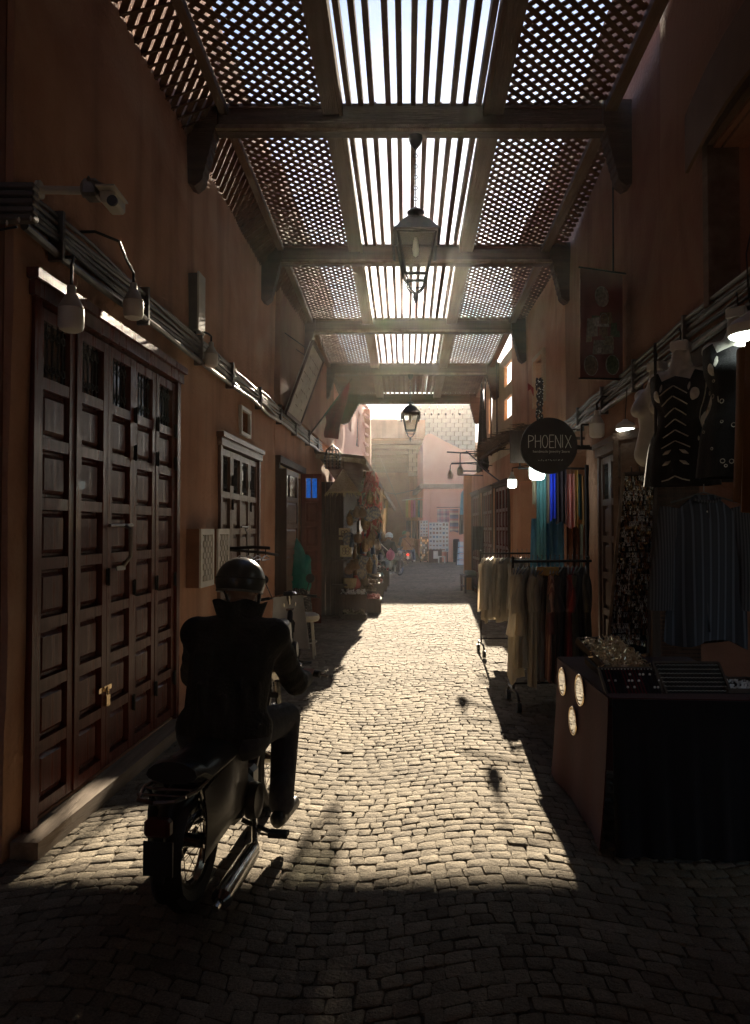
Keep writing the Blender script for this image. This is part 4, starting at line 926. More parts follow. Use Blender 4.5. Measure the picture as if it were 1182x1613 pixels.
# cable runs
def cable_run(fn, y0, y1, z0, label, n=7, sgn=1, spread=.2):
    t = thing('cable_run', fn((y0 + y1) / 2, .05, z0), label, 'cable run'); rg = random.Random(int(y1 * 10))
    for k in range(n):
        z = z0 + spread * k / (n - 1); r = rg.uniform(.010, .016) if k else .022; d = .03 + .015 * rg.random(); ph = rg.uniform(0, 6)
        m_ = int((y1 - y0) / .35); mb = MB()
        mb.tube([fn(y0 + (y1 - y0) * i / m_, d + r + .008 * math.sin(i * 1.3 + ph), z + .011 * math.sin(i * .9 + ph) + .006 * rg.uniform(-1, 1)) for i in range(m_ + 1)], r, 7)
        mb.build('cable', M['steel'] if k == 0 else (M['pvcgrey'] if rg.random() < .75 else M['cable']), t, smooth=True)
    y = y0 + .35
    while y < y1:
        mb = MB(); hexa(mb, fn, y - .013, y + .013, .0, .085, z0 - .035, z0 + spread + .03); mb.build('clamp', M['pvcgrey'], t); y += rg.uniform(1.0, 1.4)
    return t
cable_run(wl, 3.56, 14.4, 3.06, 'bundle of grey cables clamped along the left wall above the doors', 8)
cable_run(wr, 3.1, 9.4, 2.74, 'bundle of grey cables clamped along the right wall above the shops', 7, -1)
t = thing('cable_run', (-1.9, 3.5, 3.05), 'short ribbed cable trunking turning the corner at the left edge', 'cable run')
for k in range(5): mb = MB(); mb.box((-2.02, 3.44, 3.055 + k * .037), (.86, .06, .033), ch=.008); mb.build('trunking', M['pvcgrey'], t)
mb = MB(); mb.tube([(-2.45 + i * .1, 3.38, 3.06 - .10 * math.sin(i * .3)) for i in range(9)], .006, 5); mb.build('cable', M['cable'], t, smooth=True)
mb = MB()
for i in range(14): mb.lathe((-2.3 + i * .055, 3.375, 3.0 + .03 * math.sin(i * .6)), [(.003, -.012), (.007, 0), (.003, .012)], 6)
fl = mb.build('fairy_lights', M['bulb'], None, smooth=True); tag(fl, 'string of tiny clear bulbs draped over the trunking at the left edge', 'string lights', kind='stuff')
# security camera
t = thing('security_camera', wl(3.8, .2, 3.3), 'grey security camera on a wall pole high at the left', 'security camera')
c0 = at(62, 299, 3.62)
mb = MB(); mb.tube([c0, at(130, 300, 3.62)], .020, 10); mb.lathe(c0, [(.045, -.005), (.045, .01), (.02, .012)], 14, (YA, ZA, XA)); mb.build('pole', M['pvc'], t, smooth=True)
mb = MB(); mb.box(at(146, 300, 3.62), (.085, .10, .09), ch=.015); mb.box(at(165, 306, 3.62), (.05, .06, .05), ch=.012); mb.lathe(at(134, 300, 3.62), [(.035, -.01), (.036, .012)], 12, (YA, ZA, XA)); mb.build('junction_box', M['steel'], t, smooth=True)
mb = MB(); mb.box(at(178, 317, 3.62), (.075, .17, .075), ch=.012); mb.box(at(177, 306, 3.58), (.09, .2, .008)); mb.build('housing', M['pvc'], t, smooth=True)
mb = MB(); mb.lathe(at(178, 317, 3.535), [(.026, 0), (.026, -.012), (.018, -.012)], 14, (XA, ZA, YA)); mb.build('lens', M['black'], t, smooth=True)
mb = MB()
for k in range(3): mb.tube([at(128, 290 + 6 * k, 3.6), at(140, 284 - 3 * k, 3.57), at(152, 286 + 5 * k, 3.56), at(166, 292 + 8 * k, 3.58)], .006, 5)
mb.build('wiring', M['steel'], t, smooth=True)
# small fittings on the left wall
t = thing('wall_box', wl(6.35, .05, 3.35), 'narrow pale utility box fixed high on the left wall', 'utility box')
mb = MB(); hexa(mb, wl, 6.25, 6.42, .0, .085, 3.30, 3.78); mb.build('housing', M['pvcgrey'], t); mb = MB(); hexa(mb, wl, 6.24, 6.43, .0855, .10, 3.29, 3.79); mb.build('lid', M['pvc'], t)
mb = MB(); mb.tube([wl(6.34, .04, 3.30), wl(6.34, .035, 3.2), wl(6.36, .03, 3.1)], .010, 6); mb.build('cable', M['cable'], t, smooth=True)
for k, (ya, nm) in enumerate(((6.25, 'nearer'), (6.78, 'farther'))):
    t = thing('meter_box', wl(ya + .2, .05, 1.1), f'brown meter box with pale pierced front on the left wall, {nm} of the pair', 'meter box', 'meter boxes on the left wall')
    mb = MB(); hexa(mb, wl, ya, ya + .40, 0, .11, 1.10, 1.60); mb.build('housing', mat('meter_brown', (.26, .12, .06), (.2, .09, .045), 6, .6), t)
    mb = MB()
    for a in ((ya, ya + .05, 1.10, 1.60), (ya + .35, ya + .40, 1.10, 1.60), (ya + .05, ya + .35, 1.10, 1.15), (ya + .05, ya + .35, 1.55, 1.60)): hexa(mb, wl, a[0], a[1], .111, .128, a[2], a[3])
    f_ = mb.build('door_panel', M['white'], t); mb = MB()
    for i in range(6):
        for j in range(8):
            if (i + j) % 2: hexa(mb, wl, ya + .052 + i * .049, ya + .094 + i * .049, .112, .124, 1.153 + j * .049, 1.195 + j * .049)
            hexa(mb, wl, ya + .05 + i * .05, ya + .058 + i * .05, .112, .126, 1.15 + j * .05, 1.20 + j * .05)
    mb.build('fretwork', M['white'], f_, kind='stuff')
t = thing('hanger_rack', wl(7.6, .2, 1.4), 'black wall rail with empty clothes hangers behind the rider', 'hanger rail')
mb = MB(); mb.tube([wl(7.3, 0, 1.40), wl(7.3, .34, 1.42), wl(7.3, .50, 1.41)], .016, 8); mb.tube([wl(7.3, 0, 1.40), wl(7.45, .42, 1.36), wl(7.6, .52, 1.33)], .014, 8); mb.build('rail', M['iron'], t, smooth=True)
for k in range(4):
    p = wl(7.3, .2 + k * .085, 1.41); mb = MB(); mb.tube([p, p - ZA * .05, p - ZA * .07 + YA * .0]+[p - ZA * .10 + LU * .17, p - ZA * .115 + LU * .17, p - ZA * .115 - LU * .17, p - ZA * .10 - LU * .17, p - ZA * .07], .005, 5); mb.build('hanger', M['black'], t, smooth=True)
# tilted signboard and flag over the left shops
t = thing('signboard', wl(10.8, .2, 3.3), 'weathered grey signboard tilted out over the left cable run', 'signboard')
def sb(u, v, o=0): a = wl(10.2 + 1.18 * u, .09 + .36 * v, 3.22 + .98 * v); return a + (LN * .94 - ZA * .34) * o
mb = MB(); mb.sheet(lambda u, v: sb(u, v), 6, 6, (LN * .94 - ZA * .34) * .03); mb.build('board', mat('weathered_board', (.40, .36, .30), (.30, .26, .21), 6, .8, .4, 30, c3=(.5, .46, .4), scale3=3), t)
for a, b_ in (((0, 0), (1, 0)), ((1, 0), (1, 1)), ((1, 1), (0, 1)), ((0, 1), (0, 0))): mb = MB(); mb.bar(sb(*a, .035), sb(*b_, .035), .05, .03, up=(1, 0, -.3)); mb.build('frame_rail', M['oldwood'], t)
mb = MB(); rg = random.Random(3)
for k in range(7):
    for j in range(4):
        a, b_ = .14 + j * .19, .84 - k * .11
        if rg.random() < .8: mb.bar(sb(a, b_, .031), sb(a + rg.uniform(.08, .17), b_ - rg.uniform(0, .03), .031), .012, .004, up=(1, 0, -.3))
mb.build('faded_lettering', M['oldwood'], t, kind='stuff')
mb = MB()
for u in (.1, .9): mb.tube([sb(u, .9), wl(10.2 + 1.18 * u, .07, 4.35)], .008, 6)
mb.build('stay', M['iron'], t)
t = thing('flag', wl(12.9, .2, 3.3), 'dark red flag hanging from a slanted pole on the left wall', 'flag')
p0, p1 = wl(12.6, .02, 3.12), wl(13.2, .75, 4.28)
mb = MB(); mb.tube([p0, p1], .014, 8); mb.build('flagpole', M['oldwood'], t, smooth=True)
mb = MB(); mb.sheet(lambda u, v: p0.lerp(p1, .40 + .55 * u) + V((.02 * math.sin(6 * v), .05 * math.sin(5 * u + 3 * v), -(.75 - .35 * (1 - u)) * v)) - (p1 - p0) * .25 * v * u, 10, 10, (0, .004, 0)); mb.build('cloth', cloth('flagred', (.20, .025, .022)), t, smooth=True)
# hanging lanterns
def lantern(label, top, ztop_beam):
    t = thing('street_lantern', top, label, 'lantern', 'lanterns hanging from the pergola'); p = V(top)
    Z = lambda z: p + ZA * z
    sq = lambda h, z: [Z(z) + V((sx * h, sy * h, 0)) for sx, sy in ((-1, -1), (1, -1), (1, 1), (-1, 1))]
    mb = MB()
    prof = [(.195, 0), (.20, .012), (.165, .05), (.115, .12), (.07, .165), (.05, .175)]
    vs = [q for h, z in prof for q in sq(h, z)]; mb.add(vs, [(i * 4 + k, i * 4 + (k + 1) % 4, i * 4 + 4 + (k + 1) % 4, i * 4 + 4 + k) for i in range(5) for k in range(4)] + [(3, 2, 1, 0), (20, 21, 22, 23)])
    mb.lathe(p, [(.04, .17), (.03, .20), (.075, .212), (.078, .225), (.05, .245), (.02, .25), (.012, .27)], 16); mb.build('roof', M['iron'], t, smooth=True)
    mb = MB(); a, b_ = sq(.158, -.004), sq(.092, -.34)
    for k in range(4):
        mb.bar(a[k], b_[k], .018, .018); mb.bar(a[k], a[(k + 1) % 4], .02, .02); mb.bar(b_[k], b_[(k + 1) % 4], .022, .022)
        c = (V(((-1, -1), (1, -1), (1, 1), (-1, 1))[k] + (0,))); mb.bar(a[k] + c * .03 + ZA * .02, a[k] + c * .022 - ZA * .13, .03, .006)
    for k in range(4):
        d = V(((-1, -1), (1, -1), (1, 1), (-1, 1))[k] + (0,)).normalized()
        mb.tube([Z(-.345) + d * .125, Z(-.37) + d * .10, Z(-.42) + d * .095, Z(-.46) + d * .06, Z(-.48) + d * .01], .008, 6)
    mb.tube(circ(Z(-.405), .095, XA, YA, 20), .006, 6)
    mb.lathe(p, [(.006, -.47), (.022, -.485), (.026, -.52), (.012, -.56), (.002, -.57)], 12); mb.build('frame', M['iron'], t, smooth=True)
    for k in range(4):
        q = [a[k], a[(k + 1) % 4], b_[(k + 1) % 4], b_[k]]; cc = sum(q, V()) / 4; q = [cc + (x - cc) * .97 for x in q]
        mb = MB(); n = (q[1] - q[0]).cross(q[2] - q[0]).normalized(); mb.prism(q, n * .003); mb.build('pane', M['glass'], t)
    mb = MB(); mb.lathe(p, [(.012, .0), (.02, -.03), (.03, -.10), (.022, -.15), (.0, -.17)], 12); mb.build('bulb', M['bulb'], t, smooth=True)
    mb = MB(); L = ztop_beam - (p.z + .27); n = max(3, int(L / .045))
    mb.tube([Z(.27), V((p.x, p.y, ztop_beam))], .005, 5)
    for k in range(n):
        z = .27 + (k + .5) * L / n; ax = (XA, ZA) if k % 2 else (YA, ZA); mb.tube(circ(Z(z), .018, *ax, 8), .005, 4, False)
    mb.build('chain', M['iron'], t, kind='stuff')
    mb = MB(); mb.lathe((p.x, p.y, ztop_beam), [(.06, .0), (.06, -.03), (.045, -.07), (.02, -.10), (.005, -.12)], 16); mb.build('ceiling_cup', M['iron'], t, smooth=True)
    return t
lantern('four sided glass lantern hanging on a chain from the nearest beam', (.352, 6.34, 4.115), 5.0)
p2 = at(647, 652, 15.0)
lantern('four sided glass lantern hanging lower down the street from the fourth beam', tuple(p2), pz(15.09))
# ------------------------------------------------------------------ garments
def garment(name, label, top, wd, nd, w_, L, mt, cat='shirt', group=None, sleeve=.5, th=.03, seed=0, hanger=True, folds=3, flare=.15, sl_mat=None, hem=.02, hook=.06):
    """clothes on a hanger: wd = direction along the shoulders, nd = direction through the cloth"""
    top, wd, nd = V(top), V(wd).normalized(), V(nd).normalized(); rg = random.Random(seed); ph = [rg.uniform(0, 6) for _ in range(5)]
    t = thing(name, top - ZA * L, label, cat, group); mb = MB()
    def fn(u, v):
        a = 2 * math.pi * u; c, s = math.cos(a), math.sin(a)
        hw = .055 + (w_ - .055) * min(1, v / .10) ** .7 + flare * w_ * max(0, v - .1)
        tt = th * (.55 + .45 * min(1, v / .15)) * (1 + .35 * math.sin(2.3 * v + ph[4]))
        fo = (.006 + .022 * v) * (math.sin(folds * 2.2 * c + ph[0] + v) + .5 * math.sin(folds * 4.1 * c + ph[1]))
        sw = .02 * v * math.sin(2 * v + ph[2])
        return top + wd * (hw * c + sw) + nd * (tt * s + fo * (th / .03) ** .5) - ZA * (L * v + .055 * abs(c) * min(1, v / .08) * (1 - .6 * v) - hem * math.sin(3 * a + ph[3]) * v)
    mb.grid(fn, 28, 16, closed=True); mb.f += [list(range(27, -1, -1)), [16 * 28 + k for k in range(28)]]; mb.mi += [0, 0]
    mb.build('garment_body', mt, t, smooth=True, angle=70)
    if sleeve:
        for s in (-1, 1):
            p = top + wd * s * (w_ - .02) - ZA * .075; pts, rs = [], []; dx = rg.uniform(.03, .10); dn = rg.uniform(-.03, .03)
            for k in range(9):
                q = k / 8; pts.append(p + wd * s * (dx * math.sin(q * 1.7)) + nd * (dn * q + .012 * math.sin(5 * q + ph[1])) - ZA * sleeve * q); rs.append(.058 + .016 * q + .006 * math.sin(7 * q + ph[2]))
            mb = MB(); mb.tube(pts, rs, 12)
            for i, v_ in enumerate(mb.v):
                c = pts[i // 12]; d = v_ - c; mb.v[i] = c + d - nd * d.dot(nd) * .55
            mb.build('sleeve', sl_mat or mt, t, smooth=True, angle=70)
    if hanger:
        mb = MB(); mb.tube([top + wd * w_ * .9 - ZA * .045, top + ZA * .015, top - wd * w_ * .9 - ZA * .045], .006, 6)
        mb.tube([top + ZA * .01, top + ZA * hook] + [top + ZA * (hook + .02) + (wd * math.sin(q) + ZA * (1 - math.cos(q))) * .018 for q in (0, .8, 1.6, 2.4, 3.2, 4.0)], .0035, 5); mb.build('hanger', M['steel'], t, smooth=True)
    return t
def drape(name, label, a, b_, L, mt, cat, group=None, depth=.02, folds=5, seed=0, taper=0, nd=(0, 1, 0), hem=.03, th=.006):
    """cloth hanging from the line a-b"""
    a, b_, nd = V(a), V(b_), V(nd).normalized(); rg = random.Random(seed); ph = [rg.uniform(0, 6) for _ in range(4)]; mb = MB(); mid = (a + b_) / 2
    def fn(u, v):
        p = a.lerp(b_, u); p = mid + (p - mid) * (1 - taper * v); f = depth * (.5 + .7 * v) * (math.sin(2 * math.pi * folds * u + ph[0] + .6 * v) + .4 * math.sin(2 * math.pi * folds * 1.7 * u + ph[1]))
        return p + nd * f - ZA * (L * v + hem * v * math.sin(5 * u + ph[2]))
    mb.sheet(fn, max(10, int(folds * 7)), 14, nd * th); o = mb.build(name, mt, None, smooth=True, angle=60); return tag(o, label, cat, group)
# ------------------------------------------------------------------ right side: round shop sign
t = thing('shop_sign', (1.86, 7.9, 2.18), 'round black shop sign with thin chalk white lettering on a wall bracket', 'sign')
SC = V((1.86, 7.9, 2.487)); RS = .302
mb = MB(); mb.lathe(SC, [(RS - .012, -.03), (RS, -.024), (RS, .024), (RS - .012, .03)], 48, (XA, ZA, YA)); mb.build('board', mat('sign_black', (.020, .015, .014), (.03, .023, .021), 8, .5), t, smooth=True)
chalk = mat('chalk_lettering', (.8, .79, .74), (.6, .59, .55), 40, .9)
def stroke(mb, pts, x, y, s, r=.0035, sl=0):
    mb.tube([SC + V((x + p[0] * s + sl * p[1] * s, -.032, y + p[1] * s)) for p in pts], r, 5)
LT = {'P': [[(0, 0), (0, 1)], [(0, 1), (.32, .93), (.4, .78), (.32, .6), (0, .5)]], 'H': [[(0, 0), (0, 1)], [(.42, 0), (.42, 1)], [(0, .5), (.42, .52)]],
      'O': [[(.22 + .22 * math.cos(k * .5236), .5 + .5 * math.sin(k * .5236)) for k in range(13)]], 'E': [[(0, 0), (0, 1)], [(0, 1), (.36, 1)], [(0, .5), (.32, .52)], [(0, 0), (.36, .01)]],
      'N': [[(0, 0), (0, 1)], [(0, 1), (.42, 0)], [(.42, 0), (.42, 1.02)]], 'I': [[(0, 0), (0, 1)]], 'X': [[(0, 0), (.46, 1)], [(0, 1), (.46, 0)]]}
x = -.222
for ch, wd in zip('PHOENIX', (.072, .074, .078, .062, .076, .03, .07)):
    mb = MB(); s_ = .135
    for st_ in LT[ch]: stroke(mb, st_, x, -.022 + random.uniform(-.004, .004), s_)
    mb.build('letter', chalk, t); x += wd * 1.0
def text_mesh(body, size, parent, name, m, org, xd, zd, off=.0, align='CENTER', bold=0):
    c = bpy.data.curves.new('txt', 'FONT'); c.body = body; c.size = size; c.align_x = align; c.extrude = .0008; c.offset = bold; c.resolution_u = 3
    o = bpy.data.objects.new('txt', c); COL.objects.link(o); dg = bpy.context.evaluated_depsgraph_get(); dg.update(); ev = o.evaluated_get(dg); tm = ev.to_mesh()
    nd = V(xd).cross(V(zd)); mb = MB(); mb.add([V(org) + V(xd) * v.co.x + V(zd) * v.co.y + nd * (v.co.z + off) for v in tm.vertices], [tuple(p.vertices) for p in tm.polygons])
    ev.to_mesh_clear(); bpy.data.objects.remove(o); return mb.build(name, m, parent, fix=False)
text_mesh('handmade Jewelry Store', .040, t, 'small_lettering', chalk, SC + V((.02, -.0325, -.075)), XA, ZA, bold=-.0006)
mb = MB(); rg = random.Random(8); xx = -.12
while xx < .13:
    n = rg.choice((3, 4, 5)); stroke(mb, [(k * .3, rg.uniform(0, 1)) for k in range(n)], xx, -.165, .02, .0016); xx += n * .0062 + .006
mb.build('small_lettering', chalk, t, kind='stuff')
mb = MB(); mb.bar(SC + V((.28, .0, -.02)), (2.36, 7.95, 2.467), .025, .035); mb.bar((2.22, 7.93, 2.467), (2.22, 7.93, 2.72), .02, .02); mb.bar((2.22, 7.93, 2.72), (2.36, 7.94, 2.72), .02, .02)
mb.build('bracket', M['iron'], t)
# second small plate beside it
t = thing('shop_sign', (2.2, 8.12, 2.4), 'small dark square sign plate half hidden behind the round sign', 'sign')
mb = MB(); mb.box((1.70, 8.3, 2.52), (.36, .04, .36)); mb.bar((1.85, 8.3, 2.62), (2.36, 8.32, 2.62), .03, .03); mb.build('board', M['oldwood'], t)
# ---- scarves and dresses hanging under the sign
t = thing('clothes_rail', (2.05, 8.36, 2.25), 'iron rail carrying scarves and dresses beneath the round sign', 'clothes rail')
mb = MB(); mb.tube([(1.62, 8.36, 2.285), (2.4, 8.38, 2.285)], .012, 8); mb.tube([(1.64, 8.36, 2.285), (1.64, 8.37, 2.62), (2.38, 8.37, 2.75)], .010, 8); mb.build('rail', M['iron'], t, smooth=True)
def sx(px, Y=8.34): return (px - 591) / FPX * Y
SC_G = 'scarves and dresses hanging under the round sign'
for k, (pa, pb, z1, z0, c, nm, fo) in enumerate([
    (838, 844, 2.22, 1.86, (.62, .55, .4), 'narrow cream scarf at the street end of the rail under the sign', 1),
    (846, 862, 2.25, 1.27, (.25, .58, .62), 'long pale teal scarf hanging under the lit bulb', 3),
    (862, 868, 2.24, 1.68, (.45, .38, .3), 'thin beaded beige scarf beside the teal one', 1.5),
    (867, 878, 2.28, 1.70, (.015, .05, .75), 'royal blue scarf hanging beneath the sign', 2),
    (877, 893, 2.28, 1.66, (.030, .020, .028), 'black dress hanging between the blue and the pink scarf', 2.5),
    (891, 906, 2.22, 1.62, (.80, .38, .36), 'dusty pink scarf hanging right of the black dress', 2),
    (905, 911, 2.26, 1.62, (.6, .34, .1), 'ochre striped scarf strip beside the pink one', 1.2),
    (910, 917, 2.22, 1.72, (.05, .12, .13), 'dark green patterned scarf strip', 1.2),
    (916, 923, 2.2, 1.62, (.34, .17, .06), 'brown orange scarf strip at the wall end of the rail', 1.2)]):
    drape('scarf', nm, (sx(pa), 8.33 + .012 * (k % 3), z1), (sx(pb), 8.34 + .01 * (k % 2), z1), z1 - z0, cloth('scarf%d' % k, c), 'scarf', SC_G, .022, fo, k, hem=.02)
drape('dress', 'long sky blue dress hanging low behind the white blouses', (sx(846), 8.62, 1.72), (sx(898), 8.60, 1.72), .72, cloth('skyblue', (.18, .42, .56)), 'dress', SC_G, .04, 4, 21, -.1)
drape('dress', 'reddish brown dress hanging low beside the sky blue one', (sx(893, 8.5), 8.5, 1.66), (sx(922, 8.5), 8.5, 1.66), .8, cloth('rust', (.17, .06, .03)), 'dress', SC_G, .04, 3, 22)
drape('scarf', 'narrow pale green scarf hanging at the right of the brown dress', (sx(912), 8.3, 1.65), (sx(917), 8.3, 1.65), .85, cloth('palegreen', (.42, .45, .36)), 'scarf', SC_G, .015, 1.2, 23)
for k, (pa, pb, c, nm) in enumerate([(922, 930, (.03, .02, .02), 'black robe hanging nearest the doorway frame'), (930, 938, (.05, .03, .025), 'dark brown robe beside the black one at the doorway')]):
    drape('robe', nm, (sx(pa, 8.1), 8.1, 2.3), (sx(pb, 8.1), 8.1, 2.3), 1.75, cloth('robe%d' % k, c), 'robe', SC_G, .03, 2, 30 + k)
# ---- two clothes racks standing in the street
def rack(label, x0, x1, Y, zt, dY):
    t = thing('clothes_rack', ((x0 + x1) / 2, Y, 0), label, 'clothes rack')
    mb = MB(); mb.tube([(x0 - .01, Y, zt), (x1, Y + dY, zt)], .012, 8); mb.build('rail', M['iron'], t, smooth=True)
    for x, y in ((x0, Y), (x1 - .03, Y + dY)):
        mb = MB(); mb.tube([(x, y, zt + .02), (x, y, .14)], .012, 8); mb.tube([(x, y - .26, .10), (x, y - .2, .145), (x, y + .2, .145), (x, y + .26, .10)], .012, 8); mb.ball((x, y, zt + .03), .017, 8, 6); mb.build('upright', M['iron'], t, smooth=True)
        for s in (-1, 1):
            mb = MB(); mb.lathe((x, y + s * .26, .045), [(.01, -.018), (.045, -.018), (.045, .018), (.01, .018)], 14, (YA, ZA, XA)); mb.tube([(x, y + s * .26, .045), (x, y + s * .26, .10)], .009, 6); mb.build('caster', M['black'], t, smooth=True)
    mb = MB(); mb.tube([(x0, Y, .20), (x1 - .03, Y + dY, .20)], .009, 8); mb.build('lower_bar', M['iron'], t, smooth=True)
    return t
rack('farther clothes rack with pale blouses, its post standing out in the sunlit street', 1.352, 2.12, 9.46, 1.285, .06)
rack('nearer clothes rack with cream to dark dresses beside the red counter', 1.252, 1.99, 6.73, 1.305, .08)
ivory = [cloth('ivory%d' % k, c) for k, c in enumerate(((.80, .72, .60), (.72, .65, .53), (.84, .78, .67), (.68, .60, .49)))]
WD, ND = V((.06, 1, 0)), V((1, -.06, 0))
xs = [1.395 + .062 * k for k in range(11)]
for k, x in enumerate(xs):
    garment('blouse', f'pale blouse on the farther rack, {ORD[k]} from the street end', (x, 9.46 + .06 * k / 8, 1.225), V((.36 + .12 * (k % 3), 1, 0)), V((1, -.36 - .12 * (k % 3), 0)), .19 + .02 * (k % 3), .62 + .05 * ((k * 7) % 4), ivory[k % 4], 'blouse', 'blouses on the farther rack', .55 + .1 * ((k * 3) % 2), .05, k, True, 3, .25)
cols = [((.84, .76, .62), 'ivory'), ((.80, .74, .62), 'off-white'), ((.76, .68, .55), 'cream'), ((.72, .64, .52), 'oatmeal'), ((.66, .58, .47), 'beige'), ((.62, .55, .44), 'sand'), ((.5, .41, .33), 'stone'), ((.16, .12, .10), 'brown'),
        ((.30, .17, .13), 'rust striped'), ((.34, .15, .13), 'terracotta'), ((.09, .06, .05), 'dark brown'), ((.05, .035, .035), 'black'), ((.14, .02, .02), 'wine red'), ((.22, .03, .026), 'deep red'), ((.19, .16, .12), 'olive grey'), ((.04, .03, .03), 'charcoal'), ((.07, .055, .04), 'black spotted')]
for k, (c, nm) in enumerate(cols):
    x = 1.275 + .0415 * k
    L = [.98, .86, .80, .84, 1.0, 1.02, .98, .95, .96, 1.0, .97, .95, .98, .96, .94, .98, .9][k]
    mt = cloth('dress_' + nm.replace(' ', '_'), c)
    if nm == 'rust striped': mt = striped('stripe_rust', [(.36, .2, .15), (.2, .08, .06)], 38, 1)
    garment('dress', f'{nm} dress on the nearer rack, {ORD[k]} from the street end', (x, 6.74 + .08 * k / 17, 1.245), V((.26 + .10 * (k % 4), 1, 0)), V((1, -.26 - .10 * (k % 4), 0)), .19 + .012 * (k % 3), L, mt, 'dress', 'dresses on the nearer rack', .5 if k in (0, 3, 9) else .3, .031 if k else .036, 40 + k, True, 3, .2)
mb = MB(); mb.box((1.56, 6.68, 1.215), (.20, .02, .085), ch=.01); o = mb.build('paper_bag', mat('ochre_paper', (.42, .24, .07), (.35, .19, .05), 6, .7), None); tag(o, 'small ochre card hanging on the rail of the nearer rack', 'card')
# ---- jewellery counter: table under a dark red cloth with round mirrors on its street side
CT = [V((1.165, 3.66, 0)), V((1.195, 4.80, 0)), V((2.02, 4.80, 0)), V((1.93, 3.60, 0))]
t = thing('jewellery_counter', (1.55, 4.2, 0), 'long jewellery counter draped in dark red and black cloth with round mirrors', 'counter')
TZ = .765
mb = MB(); mb.prism([p + ZA * (TZ - .03) for p in CT], (0, 0, .03)); mb.build('table_top', M['oldwood'], t)
def skirt(a, b_, m, n, seed, fl=.05, z0=.02, name='table_cloth'):
    a, b_ = V(a), V(b_); d = (b_ - a); nn = V((d.y, -d.x, 0)).normalized(); mb = MB(); ph = seed * 1.7
    mb.sheet(lambda u, v: a + d * u - nn * (.012 + fl * v * v + .012 * v * math.sin(u * n * 6.28 + ph) + .006 * v * math.sin(u * n * 14 + ph)) + ZA * (TZ + .002 - (TZ - z0) * v), 40, 14, -nn * .006)
    return mb.build(name, m, t, smooth=True, angle=60)
skirt(CT[0], CT[1], M['maroon'], 1.0, 1, .03); skirt(CT[3], CT[0], M['blackcloth'], 5, 2); skirt(CT[1], CT[2], M['maroon'], 4, 3)
mb = MB(); mb.prism([p + ZA * (TZ + .001) + (p - V((1.57, 4.2, 0))).normalized() * .014 for p in CT], (0, 0, .006)); mb.build('table_cloth', M['maroon'], t)
for y, z, r in ((4.60, .655, .082), (4.17, .695, .085), (4.32, .485, .078)):
    x = 1.165 + .03 * (y - 3.66) / 1.14 - .024 - .03 * ((TZ - z) / TZ) ** 2
    mb = MB(); mb.lathe((x, y, z), [(r, .0), (r, -.004), (r - .012, -.009), (0, -.0095)], 32, (YA, ZA, XA)); o = mb.build('round_mirror', M['mirror'], t, smooth=True, angle=20)
    mb = MB(); mb.tube(circ((x - .006, y, z), r, YA, ZA, 32), .005, 6); mb.build('mirror_rim', M['gold'], o, smooth=True)
def tray(name, label, c, ux, uy, w_, l_, h, m, group=None):
    """shallow tray: c centre of base; ux, uy in-plane axes"""
    c, ux, uy = V(c), V(ux).normalized(), V(uy).normalized(); n = ux.cross(uy).normalized()
    if n.z < 0: n = -n
    t = thing(name, c, label, 'display tray', group); P = lambda a, b_, k: c + ux * a * w_ / 2 + uy * b_ * l_ / 2 + n * k
    mb = MB(); mb.box(c + n * .006, (w_, l_, .012), (ux, uy, n)); mb.build('base', m, t)
    for a, b_, q, r in ((-1, -1, 1, -1), (1, -1, 1, 1), (1, 1, -1, 1), (-1, 1, -1, -1)): mb = MB(); mb.bar(P(a, b_, .013 + h / 2), P(q, r, .013 + h / 2), .012, h, up=n); mb.build('rim', M['oldwood'], t)
    return t, P, n, ux, uy
rg = random.Random(21)
t, P, n, ux, uy = tray('jewellery_tray', 'square tray heaped with shiny brass bangles tilted on the counter corner', (1.325, 4.12, .87), (1, .55, -.04), (-.55, 1, .66), .32, .31, .03, M['blackcloth'], 'jewellery trays on the counter')
mb = MB()
for k in range(560):
    a, b_ = rg.uniform(-.93, .93), rg.uniform(-.93, .93); c = P(a, b_, .022 + rg.uniform(0, .018)); r = rg.uniform(.012, .028)
    e1 = V((rg.gauss(0, 1), rg.gauss(0, 1), rg.gauss(0, 1))).normalized(); e2 = e1.cross(V((rg.gauss(0, 1), rg.gauss(0, 1), rg.gauss(0, 1)))).normalized(); a0 = rg.uniform(0, 6); sp = rg.uniform(2, 5)
    mb.tube([c + (e1 * math.cos(a0 + sp * i / 5) + e2 * math.sin(a0 + sp * i / 5)) * r for i in range(6)], rg.uniform(.002, .005), 5)
mb.build('bangles', mat('bangle_brass', (.92, .76, .52), (.7, .5, .3), 40, .30, metal=.85), t, smooth=True, kind='stuff')
mb = MB(); mb.prism([V((1.25, 4.1, .775)), V((1.48, 4.3, .775)), V((1.34, 4.36, .83)), V((1.2, 4.25, .83))], (0, 0, .03)); mb.build('stand', M['oldwood'], t)
t, P, n, ux, uy = tray('jewellery_tray', 'black tray of dark bead necklaces propped at the counter front', (1.315, 3.785, .785), (1, -.03, 0), (.0, .72, .55), .30, .235, .015, M['blackcloth'], 'jewellery trays on the counter')
bead = [mat('bead_dark', (.03, .02, .028), None, rough=.2, spec=.6), mat('bead_red', (.14, .02, .03), None, rough=.2, spec=.6), mat('bead_silver', (.88, .86, .82), None, rough=.42, metal=.7)]
for i in range(17):
    mb = MB()
    for j in range(20): mb.ball(P(-.9 + i * .1125, -.9 + j * .095, .018), .0048, 6, 4)
    mb.build('bead_string', bead[rg.choice((0, 0, 0, 1))], t, smooth=True)
mb = MB()
